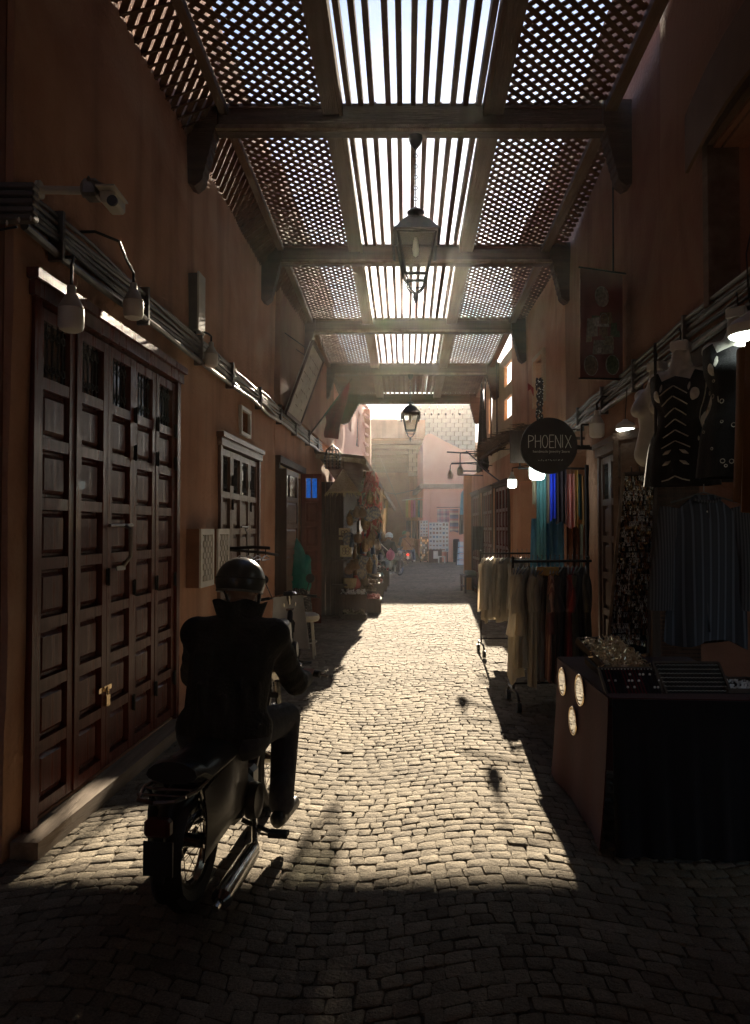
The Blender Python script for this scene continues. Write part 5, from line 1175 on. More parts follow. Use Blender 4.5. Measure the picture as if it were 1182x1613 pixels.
for i in range(17):
    mb.ball(P(-.9 + i * .1125, .95, .024), .0038, 6, 4)
    for j in (2, 5, 8, 12):
        if rg.random() < .35: mb.ball(P(-.9 + i * .1125, .9 - j * .12, .022), .007, 6, 4)
    if rg.random() < .5: mb.ball(P(-.9 + i * .1125, -.97, .02), .006, 6, 4)
mb.build('silver_bead', bead[2], t, smooth=True, kind='stuff')
t, P, n, ux, uy = tray('jewellery_tray', 'larger grey padded tray of rings leaning on the counter', (1.62, 3.80, .80), (1, -.02, 0), (.0, .66, .62), .34, .25, .014, mat('grey_velvet', (.030, .025, .023), (.02, .017, .015), 20, .95), 'jewellery trays on the counter')
for j in range(9):
    mb = MB(); mb.tube([P(-.93, -.85 + j * .21, .016), P(.93, -.85 + j * .21, .016)], .011, 8); mb.build('pad_roll', MATS['grey_velvet'], t, smooth=True)
mb = MB()
for j in range(9):
    for i in range(16): mb.tube(circ(P(-.88 + i * .117, -.85 + j * .21, .026), .0085, ux, n, 7), .0014, 4, False)
mb.build('ring', bead[2], t, kind='stuff')
t, P, n, ux, uy = tray('jewellery_tray', 'flat tray of small silver pieces at the right edge of the counter', (1.87, 3.83, .775), (1, 0, 0), (0, 1, .1), .2, .2, .02, M['blackcloth'], 'jewellery trays on the counter')
mb = MB()
for k in range(140): mb.ball(P(rg.uniform(-.9, .9), rg.uniform(-.9, .9), .02), rg.uniform(.004, .008), 6, 4)
mb.build('trinket', bead[2], t, kind='stuff')
# ---- tall board of earrings
t = thing('earring_board', (1.72, 5.05, .78), 'tall leaning board covered with rows of glittering hanging earrings', 'display board')
c0, c1, c2, c3 = V((1.54, 4.93, .78)), V((1.79, 4.88, .78)), V((1.985, 5.22, 1.99)), V((1.765, 5.25, 1.985))
EB = lambda u, v: c0.lerp(c1, u).lerp(c3.lerp(c2, u), v); en = (c1 - c0).cross(c3 - c0).normalized()
if en.y > 0: en = -en
mb = MB(); mb.sheet(lambda u, v: EB(u, v), 4, 8, -en * .035); mb.build('board', M['blackcloth'], t)
for a, b_ in (((0, 0), (0, 1)), ((1, 0), (1, 1)), ((0, 1), (1, 1))): mb = MB(); mb.bar(EB(*a) + en * .01, EB(*b_) + en * .01, .02, .03, up=en); mb.build('frame_rail', M['plank'] if a == (0, 0) else M['oldwood'], t)
gb = [MB(), MB(), MB()]
for j in range(32):
    for i in range(19):
        if rg.random() < .1: continue
        q = gb[rg.choice((0, 0, 1, 1, 2))]; p = EB(.05 + .9 * i / 18 + rg.uniform(-.008, .008), .985 - .95 * j / 32) + en * .012; r = rg.uniform(.005, .009)
        q.tube(circ(p - ZA * r + en * .004, r, V((1, rg.uniform(-.8, .8), 0)).normalized(), ZA, 6), .0016, 4, False)
        L = rg.uniform(.010, .034); w_ = rg.uniform(.004, .009); d = p - ZA * (2 * r) + en * .005
        q.lathe(d - ZA * L, [(.0008, 0), (w_, L * .35), (.0012, L)], 5, (V((1, .2, 0)), V((-.2, 1, 0)), ZA))
for q, m_ in zip(gb, (M['gold'], bead[2], mat('copper', (.5, .26, .16), None, rough=.3, metal=1))): q.build('earrings', m_, t, kind='stuff')
for k in range(3): mb = MB(); p = EB(.25 + .25 * k, 1.0); mb.tube([p + en * .01, p + ZA * .03 + en * .015, p + ZA * .05, p + ZA * .06 - en * .02], .004, 5); mb.build('hook', M['iron'], t)
# ---- striped shirt hanging in the shop opening
t = garment('shirt', 'long grey blue striped shirt hanging open in the dark shop front', (1.94, 4.36, 1.80), (1, -.08, 0), (.08, 1, 0), .21, .86, striped('stripe_blue', [(.05, .055, .065), (.11, .125, .15), (.05, .055, .065), (.055, .06, .07)], 21, 0), 'shirt', None, .6, .035, 77, True, 2.2, .1, striped('stripe_grey', [(.05, .05, .055), (.10, .10, .11)], 60, 0))
mb = MB(); mb.tube([(1.94 + .012 * math.sin(q), 4.315, 1.77 - q * .11) for q in range(8)], .006, 6); mb.tube([(1.86, 4.32, 1.775), (1.90, 4.31, 1.76), (1.98, 4.31, 1.76), (2.02, 4.32, 1.775)], .010, 6); mb.build('collar_trim', MATS['stripe_grey'], t, smooth=True)
for k in range(5): mb = MB(); mb.ball((1.94, 4.318, 1.70 - k * .1), .007, 8, 6); mb.build('button', M['pvc'], t, smooth=True)
t = thing('clothes_rail', (1.9, 4.4, 1.95), 'dark rail across the right shop opening holding the striped shirt', 'clothes rail')
mb = MB(); mb.tube([(1.62, 4.36, 1.885), (2.6, 4.36, 1.885)], .011, 8); mb.tube([(1.66, 4.36, 1.885), (1.66, 4.36, 2.7)], .009, 8); mb.build('rail', M['iron'], t, smooth=True)
# ---- bust forms with dresses hanging from the cables
def bust(label, y, d, ztop, s=1.0, rz=0.0, dress=None, dlabel=None, dl=.85, grp='plastic bust forms hanging over the right shop'):
    p = wr(y, d, 0); t = thing('bust_form', (p.x, p.y, ztop - .62 * s), label, 'bust form', grp)
    f = V((-math.cos(rz), -math.sin(rz), 0)); r_ = f.cross(ZA).normalized()
    E = lambda a, b_, z: V((p.x, p.y, ztop)) + (r_ * a + f * b_ + ZA * z) * s
    mb = MB(); mb.limb(E(0, 0, -.02), E(0, .0, -.12), .052 * s, .058 * s)
    mb.limb(E(-.13, 0, -.165), E(.13, 0, -.165), .05 * s, .05 * s); mb.limb(E(0, 0, -.12), E(0, .0, -.2), .07 * s, .09 * s)
    for q in (-1, 1): mb.limb(E(q * .07, .0, -.2), E(q * .06, .0, -.40), .085 * s, .07 * s); mb.limb(E(q * .075, .05, -.22), E(q * .078, .095, -.275), .055 * s, .05 * s); mb.limb(E(q * .06, 0, -.40), E(q * .085, 0, -.56), .072 * s, .09 * s)
    mb.remesh('torso', M['pvc'], t, .012, 4)
    mb = MB(); mb.box(E(0, 0, .012), (.10 * s, .10 * s, .06 * s), (r_, f, ZA), ch=.008); mb.build('neck_block', M['white'], t)
    mb = MB(); q = E(0, 0, .04); mb.tube([q, q + ZA * .06, q + ZA * .08 + f * .02, q + ZA * .06 + f * .035], .004, 5); mb.build('hook', M['iron'], t, smooth=True)
    if dress:
        def fn(u, v):
            a = 2 * math.pi * u; bustv = math.exp(-((v - .17) / .10) ** 2) * .055 * max(0, math.sin(a)) ; wv = .17 - .045 * math.exp(-((v - .42) / .15) ** 2) + .07 * max(0, v - .5)
            rip = .012 * max(0, v - .3) * math.sin(8 * a + y * 3)
            top = .06 * (abs(math.cos(a)) < .55) * (1 - v) * (math.sin(a) > 0)
            return E((wv + rip) * math.cos(a), (.105 + bustv + rip + .02 * v) * math.sin(a) + .01, -.115 - top - dl / s * v - .05 * abs(math.cos(a)) * (1 - v) ** 3)
        m_ = MB(); m_.grid(fn, 40, 24, closed=True); m_.add([], []); o = m_.build('dress', dress, None, smooth=True, angle=70); tag(o, dlabel, 'dress', 'embroidered dresses on the bust forms')
        return t, E, fn, o
    return t, E, None, None
dk = M['blackcloth']; br = mat('cream_embroidery', (.46, .42, .35), (.36, .32, .26), 60, .8)
rz0 = R(52)
bust('bare grey plastic bust form hanging farthest along the right wall', 4.86, .20, 2.66, 1.0, R(28))
gp = mat('grey_plastic_dark', (.30, .25, .21), (.24, .2, .17), 8, .5)
for (y, d, zt, s_, dl, lab, dlab, kind) in ((4.32, .22, 2.66, 1.02, .69, 'white plastic bust form wearing the black dress with chevrons', 'black dress embroidered with pale chevrons and leaf shapes', 'chev'),
                                           (3.80, .10, 2.70, 1.0, .72, 'white plastic bust form with a showing breast near the large lamp', 'black dress sprinkled with small ring motifs below the large lamp', 'ring')):
    t, E, fn, o = bust(lab, y, d, zt, s_, rz0, dk, dlab, dl)
    mb = MB()
    def on(u, v, k=.006): c = (E(0, 0, 0)); p = fn(u, v); q = V((p.x - c.x, p.y - c.y, 0)).normalized(); return p + q * k
    if kind == 'chev':
        for j in range(6):
            v = .10 + j * .10
            for s in (-1, 1): mb.tube([on(.25 + s * .002, v), on(.25 + s * .035, v + .028), on(.25 + s * .07, v + .06)], .0035, 5)
        for j in range(2):
            for s in (-1, 1):
                u, v = .25 + s * .04, .70 + .1 * j
                mb.tube([on(u - s * .02, v - .02), on(u, v), on(u + s * .02, v + .02)], [.002, .012, .002], 6)
        for s in (-1, 1): mb.tube([on(.25, .92), on(.25 + s * .03, .95), on(.25 + s * .06, .965)], .004, 5)
    else:
        for k in range(34):
            u, v = random.uniform(.02, .5), random.uniform(.12, .95); a = on(u, v); b1 = (on(u + .01, v) - a).normalized()
            mb.tube(circ(a, random.choice((.007, .011)), b1, ZA, 8), .002, 4, False)
    mb.tube([on(.42, v / 14) for v in range(14)], .003, 5); mb.build('embroidery', br, o, kind='stuff')
drape('robe', 'dark rust robe hanging at the right edge behind the ringed dress', wr(3.55, .22, 2.45), wr(3.2, .25, 2.45), .75, cloth('rustrobe', (.22, .10, .035)), 'robe', None, .03, 2.5, 91, nd=(1, 0, 0))
# folded textiles and hanging strings filling the window high on the right
for k in range(5):
    drape('dress', f'dark patterned dress in the high right window, {ORD[k]} from the far side', wr(4.15 - k * .2, -.12, 3.74), wr(4.0 - k * .2, -.16, 3.74), .62, cloth('hid%d' % k, ((.05, .03, .025), (.09, .04, .03), (.03, .025, .03), (.10, .06, .03), (.04, .03, .03))[k]), 'dress', 'dresses hanging in the high right window', .02, 2, 60 + k, nd=(1, 0, 0))
t = thing('awning_board', wr(4.0, .2, 3.8), 'plain brown board hung above the high window at the right edge', 'board')
mb = MB(); mb.sheet(lambda u, v: wr(4.52 - 1.5 * u, .10 + .05 * math.sin(3 * u), 4.16 - .36 * v), 8, 4, RN * .02); mb.build('board', mat('brown_board', (.17, .10, .06), (.13, .075, .045), 4, .8), t)
# ---- poster hanging out from the right wall
t = thing('poster', at(948, 510, 6.4), 'faded maroon poster showing round photographs of dishes hung out from the right wall', 'poster')
pa, pb = at(914, 421, 6.15), at(981, 433, 6.45); pdn = at(914, 596, 6.15) - pa
PO = lambda u, v, o=0: pa.lerp(pb, u) + pdn * v + V((-.25, -1, 0)).normalized() * o
mb = MB(); mb.sheet(lambda u, v: PO(u, v, .006 * math.sin(3 * u + 5 * v)), 8, 12, V((.25, 1, 0)).normalized() * .006); mb.build('sheet', mat('poster_maroon', (.22, .085, .07), (.18, .07, .06), 5, .6), t)
pcol = [mat('dish%d' % k, c, tuple(x * .4 for x in c), 30, .6) for k, c in enumerate(((.30, .24, .2), (.25, .16, .1), (.16, .17, .1), (.34, .25, .18), (.4, .34, .3), (.35, .05, .04)))]
nrm = V((-.25, -1, 0)).normalized(); e1 = (pb - pa).normalized()
for u, v, r, k in ((.5, .24, .085, 0), (.25, .88, .085, 1), (.75, .86, .085, 2), (.55, .45, .055, 5)):
    mb = MB(); c = PO(u, v, .012); mb.prism([c + e1 * r * math.cos(q * .349) + ZA * r * math.sin(q * .349) for q in range(18)], -nrm * .003); o = mb.build('printed_dish', pcol[k], t)
    mb = MB(); mb.tube(circ(c + nrm * .003, r, e1, ZA, 20), .004, 4); mb.build('printed_ring', pcol[4], o)
for k in range(13):
    u, v = random.uniform(.12, .85), random.uniform(.4, .75); w_, h_ = random.uniform(.03, .1), random.uniform(.02, .09); c = PO(u, v, .009 + k * .0005)
    mb = MB(); mb.prism([c + e1 * x * w_ + ZA * z * h_ for x, z in ((-1, -1), (1, -.8), (.9, 1), (-.8, .8))], -nrm * .002); mb.build('printed_picture', pcol[k % 5], t)
mb = MB(); mb.tube([PO(-.02, 0, .0), PO(1.35, -.02, 0)], .008, 6); mb.build('rod', M['iron'], t)
mb = MB(); mb.tube([PO(-.02, 1, .0), PO(1.2, .98, 0)], .008, 6); mb.build('rod', M['iron'], t)
t = thing('pipe', wr(6.9, .02, 2.9), 'thin dark cable running straight down the right wall', 'cable'); mb = MB(); mb.tube([wr(6.75, .03, 2.95), wr(6.75, .035, 4.0), wr(6.75, .03, 5.2)], .008, 6); mb.build('cable', M['cable'], t)
# bead string curtain, small red flag, straw canopy and net beyond the sign
rg = random.Random(5)
t = thing('bead_string', wr(11.5, .1, 3.0), 'dark garland of glittering shells hanging from a wall hook on the right', 'garland')
mb = MB(); gl = MB()
for k in range(120):
    z = rg.uniform(0, 1); p = at(850 + rg.uniform(-5, 5), 598 + 62 * z, 10.6); mb.lathe(p, [(.004, -.035), (.016, -.01), (.012, .02), (.003, .035)], 5)
    if k % 4 == 0: gl.ball(p + V((rg.uniform(-.04, .04), -.02, 0)), .008, 6, 4)
mb.tube([at(850, 596, 10.6), wr(10.7, 0, 3.8)], .006, 5); mb.build('pods', M['black'], t, kind='stuff'); gl.build('shells', bead[2], t, kind='stuff')
drape('flag', 'small faded red pennant on the right wall above the straw canopy', at(832, 603, 10.9), at(841, 611, 10.9), .10, cloth('pennant', (.30, .06, .05)), 'flag', None, .01, 1, 4)
t = thing('straw_canopy', (2.3, 13, 3.1), 'small ragged palm straw canopy projecting from the right wall', 'canopy')
mb = MB(); mb.bar(wr(11.6, .02, 3.15), wr(11.6, .55, 2.9), .03, .03); mb.bar(wr(14.0, .02, 3.15), wr(14.0, .55, 2.9), .03, .03); mb.bar(wr(11.5, .5, 2.93), wr(14.1, .5, 2.93), .03, .03); mb.build('bracket', M['oldwood'], t)
mb = MB()
for k in range(900):
    y = rg.uniform(11.4, 14.2); d = rg.uniform(.0, .5); p = wr(y, d, 3.2 - .42 * d + rg.uniform(-.02, .05)); q = p + RN2 * rg.uniform(.12, .3) + V((0, rg.uniform(-.12, .12), rg.uniform(-.16, .06)))
    mb.tube([p, (p + q) / 2 + ZA * .02, q], [.006, .005, .001], 4)
mb.build('straw', mat('dark_straw', (.16, .11, .07), (.09, .065, .045), 14, .9), t, kind='stuff')
net = mat('dark_shade_net', (.045, .05, .043), (.075, .078, .066), 40, .95, .3, 80)
mb = MB()
def nt(u, v):
    w_ = .05 + .55 * v ** .8; y = 15.3 + (u - .5) * w_ * 2.2
    return wr(y, .30 + .10 * math.sin(9 * u) * v - .05 * v, 4.62 - 1.75 * v + .08 * math.sin(14 * u) * v)
mb.sheet(nt, 30, 20, (.006, 0, 0)); o = mb.build('shade_net', net, None, smooth=True, angle=70); tag(o, 'dark gathered shade net hanging down from the pergola on the right', 'net')
mb = MB()
for u in (.1, .5, .9): mb.tube([wr(14.2 + u * 2, .12, 4.9), wr(14.2 + u * 2, .12, 3.1)], .015, 6)
mb.tube([wr(13.9, .15, 3.12), wr(16.5, .15, 3.14)], .02, 6)
fr_ = mb.build('iron_railing', M['iron'], None); tag(fr_, 'thin black iron rods standing before the pale upper wall on the right', 'railing')
# iron arms carrying the far bulbs
t = thing('folding_awning', wr(15.9, .4, 2.9), 'rusty folded awning arms sticking out from the far right shops', 'awning frame')
for a, b_ in ((at(705, 712, 15.4), at(775, 716, 14.2)), (at(735, 711, 15.4), at(770, 742, 14.5)), (at(712, 730, 16.5), at(770, 728, 15.0)), (at(722, 742, 17), at(760, 742, 16)), (at(722, 748, 17), at(760, 749, 16)), (at(750, 730, 15.8), at(790, 760, 14.4))):
    mb = MB(); mb.tube([a, b_], .016, 6); mb.build('arm', M['iron'], t)
# things in front of the far right shops
drape('cloth', 'black cloth bundle hanging on the ochre post above the blouses', at(745, 829, 17.6), at(762, 829, 17.0), .58, M['blackcloth'], 'cloth', None, .05, 3, 70)
t = thing('bench', (2.35, 18.6, 0), 'small dark wooden bench at the right edge beyond the sunlit paving', 'bench')
mb = MB(); mb.box((2.38, 18.7, .42), (.36, .9, .04)); mb.build('seat', M['oldwood'], t)
for dx in (-.15, .15):
    for dy in (-.4, .4): mb = MB(); mb.box((2.38 + dx, 18.7 + dy, .2), (.05, .05, .40)); mb.build('leg', M['oldwood'], t)
    mb = MB(); mb.box((2.38 + dx, 18.7, .16), (.03, .75, .04)); mb.build('stretcher', M['oldwood'], t)
mb = MB(); mb.box((2.42, 18.75, .49), (.26, .5, .1), ch=.02); o = mb.build('folded_textiles', cloth('greyfold', (.3, .28, .25)), None, smooth=True); tag(o, 'pile of folded grey textiles lying on the small bench', 'textiles')
# ------------------------------------------------------------------ souvenir stall on the left
rg = random.Random(33)
t = thing('souvenir_stall', wl(16.5, .4, 0), 'dark wooden souvenir stall under a low awning on the left', 'stall')
for k in range(5): mb = MB(); x0 = wl(13.7, .02, 0).x + k * .095; mb.box((x0 + .046, 13.72, 1.22), (.09, .03, 2.5)); mb.build('end_board', M['oldwood'], t)
mb = MB(); hexa(mb, wl, 13.75, 21.5, .30, .34, 0, 2.45); mb.build('back_board', M['oldwood'], t)
AWN = lambda y, d: wl(y, d, 2.98 - .085 * (y - 13.6) - .12 * (d - .2))
mb = MB(); mb.sheet(lambda u, v: AWN(13.6 + 7.6 * u, .02 + (.92 + .3 * u) * v) + ZA * .02 * math.sin(9 * u + 2 * v), 16, 5, (0, 0, .025)); mb.build('awning', mat('old_canvas', (.20, .15, .115), (.14, .10, .08), 5, .9, .3, 30), t, smooth=True)
mb = MB(); mb.bar(AWN(13.58, .95) - ZA * .06, AWN(21.2, 1.22) - ZA * .06, .05, .10); mb.bar(AWN(13.58, .05) - ZA * .06, AWN(13.58, .95) - ZA * .06, .05, .09); mb.build('awning_rail', M['plank'], t)
for y in (13.9, 17.4, 20.9): mb = MB(); mb.box(wl(y, .5, 1.15), (.06, .06, 2.3)); mb.build('post', M['oldwood'], t)
for y in (14.4, 16.1, 17.9, 19.7):
    for z in (.55, 1.0, 1.45): mb = MB(); hexa(mb, wl, y - .8, y + .8, .34, .62, z, z + .03); mb.build('shelf', M['oldwood'], t)
tiecol = [cloth('goods%d' % k, c) for k, c in enumerate(((.30, .06, .05), (.42, .34, .25), (.42, .12, .10), (.06, .12, .14), (.20, .13, .08), (.30, .22, .12), (.06, .05, .045), (.30, .25, .2), (.09, .11, .07), (.06, .08, .12)))]
def pos(y, d, z): return wl(y, d, z)
# tall garland of tassels and dolls at the stall corner
t = thing('tassel_garland', pos(14.25, .92, 1.3), 'tall bunch of red and cream tassels hanging at the near corner of the stall', 'garland')
mb = [MB(), MB(), MB()]
gx = at(586, 740, 14.0)
for k in range(240):
    v = rg.random(); c = gx + V((rg.gauss(0, .075) - .03 * v, rg.gauss(0, .06), -.02 - 1.08 * v)); q = mb[0 if rg.random() < (.8 if v < .3 else .42) else (1 if rg.random() < .7 else 2)]
    d = V((rg.gauss(0, .05), rg.gauss(0, .05), -rg.uniform(.07, .16))); q.tube([c, c + d * .4, c + d], [.006, rg.uniform(.012, .022), rg.uniform(.010, .024)], 6)
for q, m_ in zip(mb, (tiecol[2], tiecol[1], tiecol[4])): q.build('tassels', m_, t, smooth=True, kind='stuff')
mm = MB(); mm.tube([gx + ZA * .25, gx - ZA * 1.1], .006, 5); mm.build('cord', M['plank'], t)
drape('scarf', 'dark red scarf hanging below the tassel garland', at(576, 822, 13.9), at(584, 822, 13.9), .52, cloth('stallred', (.24, .025, .025)), 'scarf', None, .02, 1.5, 12, .2)
# straw hat hanging under the trunking
t = thing('straw_hat', at(543, 765, 13.4), 'wide pointed straw hat with a frayed rim hanging before the stall', 'hat')
p = at(541, 739, 13.4); mb = MB(); mb.lathe(p - ZA * .42, [(.30, 0), (.29, .015), (.16, .20), (.05, .36), (.012, .42)], 24); mb.build('crown', M['straw'], t, smooth=True)
mb = MB()
for k in range(110): a = rg.uniform(0, 6.283); e = p - ZA * .41 + V((math.cos(a), math.sin(a), 0)) * .29; mb.tube([e, e + V((math.cos(a) * .05, math.sin(a) * .05, -rg.uniform(.03, .09)))], [.006, .002], 4)
mb.build('fringe', M['straw'], t, kind='stuff'); mb = MB(); mb.tube([p, p + ZA * .2], .004, 5); mb.build('cord', M['cable'], t)
# wire basket lantern above
t = thing('wire_cage', at(524, 722, 13.2), 'dark wire cage strung with glinting beads at the end of the left cables', 'wire cage'); c = at(524, 738, 13.2); mb = MB(); gl = MB()
for k in range(12):
    a = 6.283 * k / 12; d = V((math.cos(a), math.sin(a), 0)); mb.tube([c + d * .13, c + d * .15 + ZA * .18, c + d * .11 + ZA * .34, c + ZA * .42], .006, 5)
    for j in range(5): gl.ball(c + d * .15 + ZA * (.04 + .06 * j), .011, 6, 4)
for z, r in ((0, .13), (.18, .155), (.33, .115)): mb.tube(circ(c + ZA * z, r, XA, YA, 16), .006, 5)
mb.build('wire', M['iron'], t); gl.build('beads', M['steel'], t, kind='stuff')
# square tiles and frames on the near end
for k, (px, py) in enumerate(((543, 841), (545, 868))):
    t = thing('picture_frame', at(px, py + 10, 13.62), ('upper' if k == 0 else 'lower') + ' square patterned tile hanging on the near end of the souvenir stall', 'tile picture', 'patterned tiles on the stall end')
    c = at(px, py, 13.64); h = .105; mb = MB(); mb.box(c, (2 * h, .02, 2 * h)); mb.build('tile', mat('tile_cream', (.50, .42, .27), (.36, .28, .17), 30, .5), t)
    mb = MB()
    for q in range(4): a = q * 1.571 + .785; mb.tube(circ(c + V((math.cos(a) * .045, -.012, math.sin(a) * .045)), .032, XA, ZA, 10), .006, 4)
    if k: mb.tube([c + V((0, -.012, -.06)), c + V((0, -.012, .06))], .01, 5)
    mb.build('tile_motif', M['oldwood'], t); mb = MB(); mb.tube([c + V((-.06, 0, h)), c + V((0, 0, h + .07)), c + V((.06, 0, h))], .003, 4); mb.build('cord', M['cable'], t)
# many hung goods along the open front of the stall
G = 'small wares hanging along the souvenir stall'
M['brass'] = mat('dull_brass', (.32, .22, .11), (.2, .13, .07), 30, .4, metal=.9)
protos = {}
def proto(kind):
    mt = tiecol
    if kind == 'pouch':
        t = thing('pouch', (0, 0, 0), 'x', 'pouch', G); mb = MB(); mb.lathe((0, 0, -.30), [(.02, 0), (.075, .03), (.085, .09), (.06, .15), (.03, .18), (.045, .21)], 12); mb.build('bag_body', M['leather'], t, smooth=True); mb = MB(); mb.tube([(-.04, 0, -.10), (0, 0, 0), (.04, 0, -.10)], .004, 5); mb.build('strap', M['oldwood'], t)
    elif kind == 'plate':
        t = thing('plate', (0, 0, 0), 'x', 'plate', G); mb = MB(); mb.lathe((0, 0, -.17), [(.001, -.012), (.07, -.012), (.115, .008), (.12, .012), (.07, -.004), (.001, -.004)], 20, (YA, ZA, XA)); mb.build('dish', mat('glazed_plate', (.22, .19, .15), (.08, .09, .11), 22, .3, contrast=(.48, .54)), t, smooth=True); mb = MB(); mb.tube([(0, 0, -.05), (0, 0, 0)], .003, 4); mb.build('cord', M['cable'], t)
    elif kind == 'lamp':
        t = thing('metal_lantern', (0, 0, 0), 'x', 'lantern', G); mb = MB(); mb.lathe((0, 0, -.34), [(.01, 0), (.05, .02), (.075, .09), (.075, .16), (.045, .22), (.02, .26), (.012, .30)], 8); mb.build('shade', M['brass'], t); mb = MB(); mb.tube([(0, 0, -.04), (0, 0, 0)], .004, 4); mb.tube(circ((0, 0, -.24), .05, XA, YA, 10), .006, 4); mb.build('chain', M['iron'], t)
    elif kind == 'doll':
        t = thing('tassel', (0, 0, 0), 'x', 'tassel', G); mb = MB(); mb.lathe((0, 0, -.36), [(.045, 0), (.05, .02), (.03, .16), (.012, .19), (.026, .215), (.02, .245), (.004, .26)], 10); mb.build('fringe', tiecol[1], t, smooth=True); mb = MB(); mb.tube([(0, 0, -.1), (0, 0, 0)], .003, 4); mb.build('cord', M['cable'], t)
    elif kind == 'basket':
        t = thing('woven_bag', (0, 0, 0), 'x', 'bag', G); mb = MB(); mb.lathe((0, 0, -.42), [(.10, 0), (.13, .03), (.15, .14), (.155, .22), (.145, .22), (.13, .04)], 14); mb.build('bag_body', M['straw'], t, smooth=True); mb = MB(); mb.tube([(-.1, 0, -.2), (-.07, 0, -.05), (0, 0, 0), (.07, 0, -.05), (.1, 0, -.2)], .008, 5); mb.build('handle', M['oldwood'], t)
    protos[kind] = t; return t
labs = dict(pouch='small dark leather pouch hanging among the wares along the stall front', plate='glazed plate hung among the wares along the stall front', lamp='small brass lantern hanging among the wares along the stall front',
            doll='cream wool tassel hanging among the wares along the stall front', basket='woven straw bag hanging among the wares along the stall front')
names = dict(pouch='small pouches on the stall', plate='glazed plates on the stall', lamp='small brass lanterns on the stall', doll='wool tassels on the stall', basket='woven straw bags on the stall')
for k_ in ('pouch', 'plate', 'lamp', 'doll', 'basket'):
    o = proto(k_); o['label'] = labs[k_]; o['group'] = names[k_]
chm = {}
for c in bpy.data.objects:
    if c.parent: chm.setdefault(c.parent, []).append(c)
desc = dict(pouch='small cloth pouch', plate='glazed plate', lamp='small brass lantern', doll='wool tassel', basket='woven straw bag'); rown = ('topmost', 'second', 'third', 'fourth', 'fifth', 'lowest')
used = {k: False for k in protos}
for row, z in enumerate((2.35, 2.05, 1.72, 1.40, 1.08, .80)):
    n = 18
    for i in range(n):
        y = 13.9 + i * .42 + rg.uniform(-.15, .15); kk = rg.choice(('pouch', 'plate', 'lamp', 'doll', 'pouch', 'doll') if z > 1.0 else ('plate', 'basket', 'lamp', 'pouch'))
        zz = min(z, 2.85 - .085 * (y - 13.6) - .12); d = .62 + .08 * (6 - row) * .5 + rg.uniform(-.08, .18)
        o = protos[kk] if not used[kk] else copy_tree(protos[kk], None, chm); used[kk] = True
        o['label'] = f'{desc[kk]} in the {rown[row]} row of the stall front, {ORD[i]} from near'
        o.location = pos(y, d, zz + rg.uniform(-.06, .06)); o.rotation_euler = (0, 0, rg.uniform(-1.2, 1.2)); s_ = rg.uniform(.8, 1.35); o.scale = (s_, s_, s_)
        if kk in ('doll', 'pouch'):
            for c in kids(o):
                if 'cord' in c.name or 'strap' in c.name: continue
                if rg.random() < .8: c.data = c.data.copy(); c.data.materials[0] = rg.choice(tiecol)
# near end of the stall facing the camera
for i in range(21):
    px, py = 550 + (i % 7) * 6.5 + rg.uniform(-2, 2), 795 + (i // 7) * 40 + rg.uniform(-8, 8); kk = rg.choice(('pouch', 'lamp', 'plate', 'doll')); o = copy_tree(protos[kk], None, chm)
    o['label'] = f'{desc[kk]} on the stall end, {ORD[i % 7]} from the left in the ' + ('upper', 'middle', 'lower')[i // 7] + ' row'
    o.location = at(px, py, 13.55 + rg.uniform(-.1, .1)); o.rotation_euler = (0, 0, rg.uniform(-.6, .6) + (1.57 if kk == 'plate' else 0)); o.scale = (1.0, 1.0, 1.0)
for k, (pa, pb, z, L, c, nm) in enumerate(((598, 606, 2.42, .5, 7, 'grey cloth bag hanging from the awning edge of the stall'), (600, 609, 2.05, .55, 1, 'cream cloth bag hanging halfway along the awning edge'), (592, 600, 1.86, .35, 4, 'round grey brown cushion cover hanging by the red scarf'), (606, 612, 2.3, .6, 5, 'pale string of pods at the far end of the awning'))):
    Y = 15.5 + k * .9; drape('cloth_bag', nm, at(pa, 700, Y) * 1 - ZA * 0 + ZA * (z - at(pa, 700, Y).z), at(pb, 700, Y + .1) + ZA * (z - at(pb, 700, Y).z), L, tiecol[c], 'bag', None, .03, 1.5, 80 + k, .3)
# low crates of goods on the ground
def crate(label, c, sx_, sy_, h, fill, filln, n=70, size=(.012, .028)):
    c = V(c); t = thing('goods_crate', c, label, 'crate', 'crates of goods at the foot of the stall'); mb = MB()
    for a in (-1, 1): mb.box(c + V((a * sx_ / 2, 0, h / 2)), (.02, sy_, h)); mb.box(c + V((0, a * sy_ / 2, h / 2)), (sx_ - .022, .02, h))
    mb.box(c + ZA * .03, (sx_ - .03, sy_ - .03, .02)); mb.box(c + ZA * (h - .05), (sx_ - .03, sy_ - .03, .02)); mb.build('box', M['oldwood'], t)
    mb = MB()
    for k in range(n):
        p = c + V((rg.uniform(-.45, .45) * sx_, rg.uniform(-.45, .45) * sy_, h + rg.uniform(-.02, .06))); r = rg.uniform(*size); e = V((rg.gauss(0, 1), rg.gauss(0, 1), rg.gauss(0, .6))).normalized(); mb.tube([p - e * r, p, p + e * r], [r * .3, r * .6, r * .25], 6)
    mb.build(filln, fill, t, smooth=True, kind='stuff'); return t
crate('dark crate heaped with silvery trinkets at the foot of the stall', at(556, 951, 13.3) * 1 + V((0, .3, -at(556, 951, 13.3).z)), .48, .5, .42, bead[2] if 'bead' in globals() else M['steel'], 'trinkets', 110)
crate('low crate of dried rose heads beside the trinket crate', V((-.06, 14.4, 0)), .34, .5, .26, tiecol[2], 'dried_flowers', 90, (.02, .04))
crate('flat basket of dried flowers lowest on the ground at the stall corner', V((-.36, 13.15, 0)), .40, .3, .10, tiecol[1], 'dried_flowers', 70, (.02, .045))
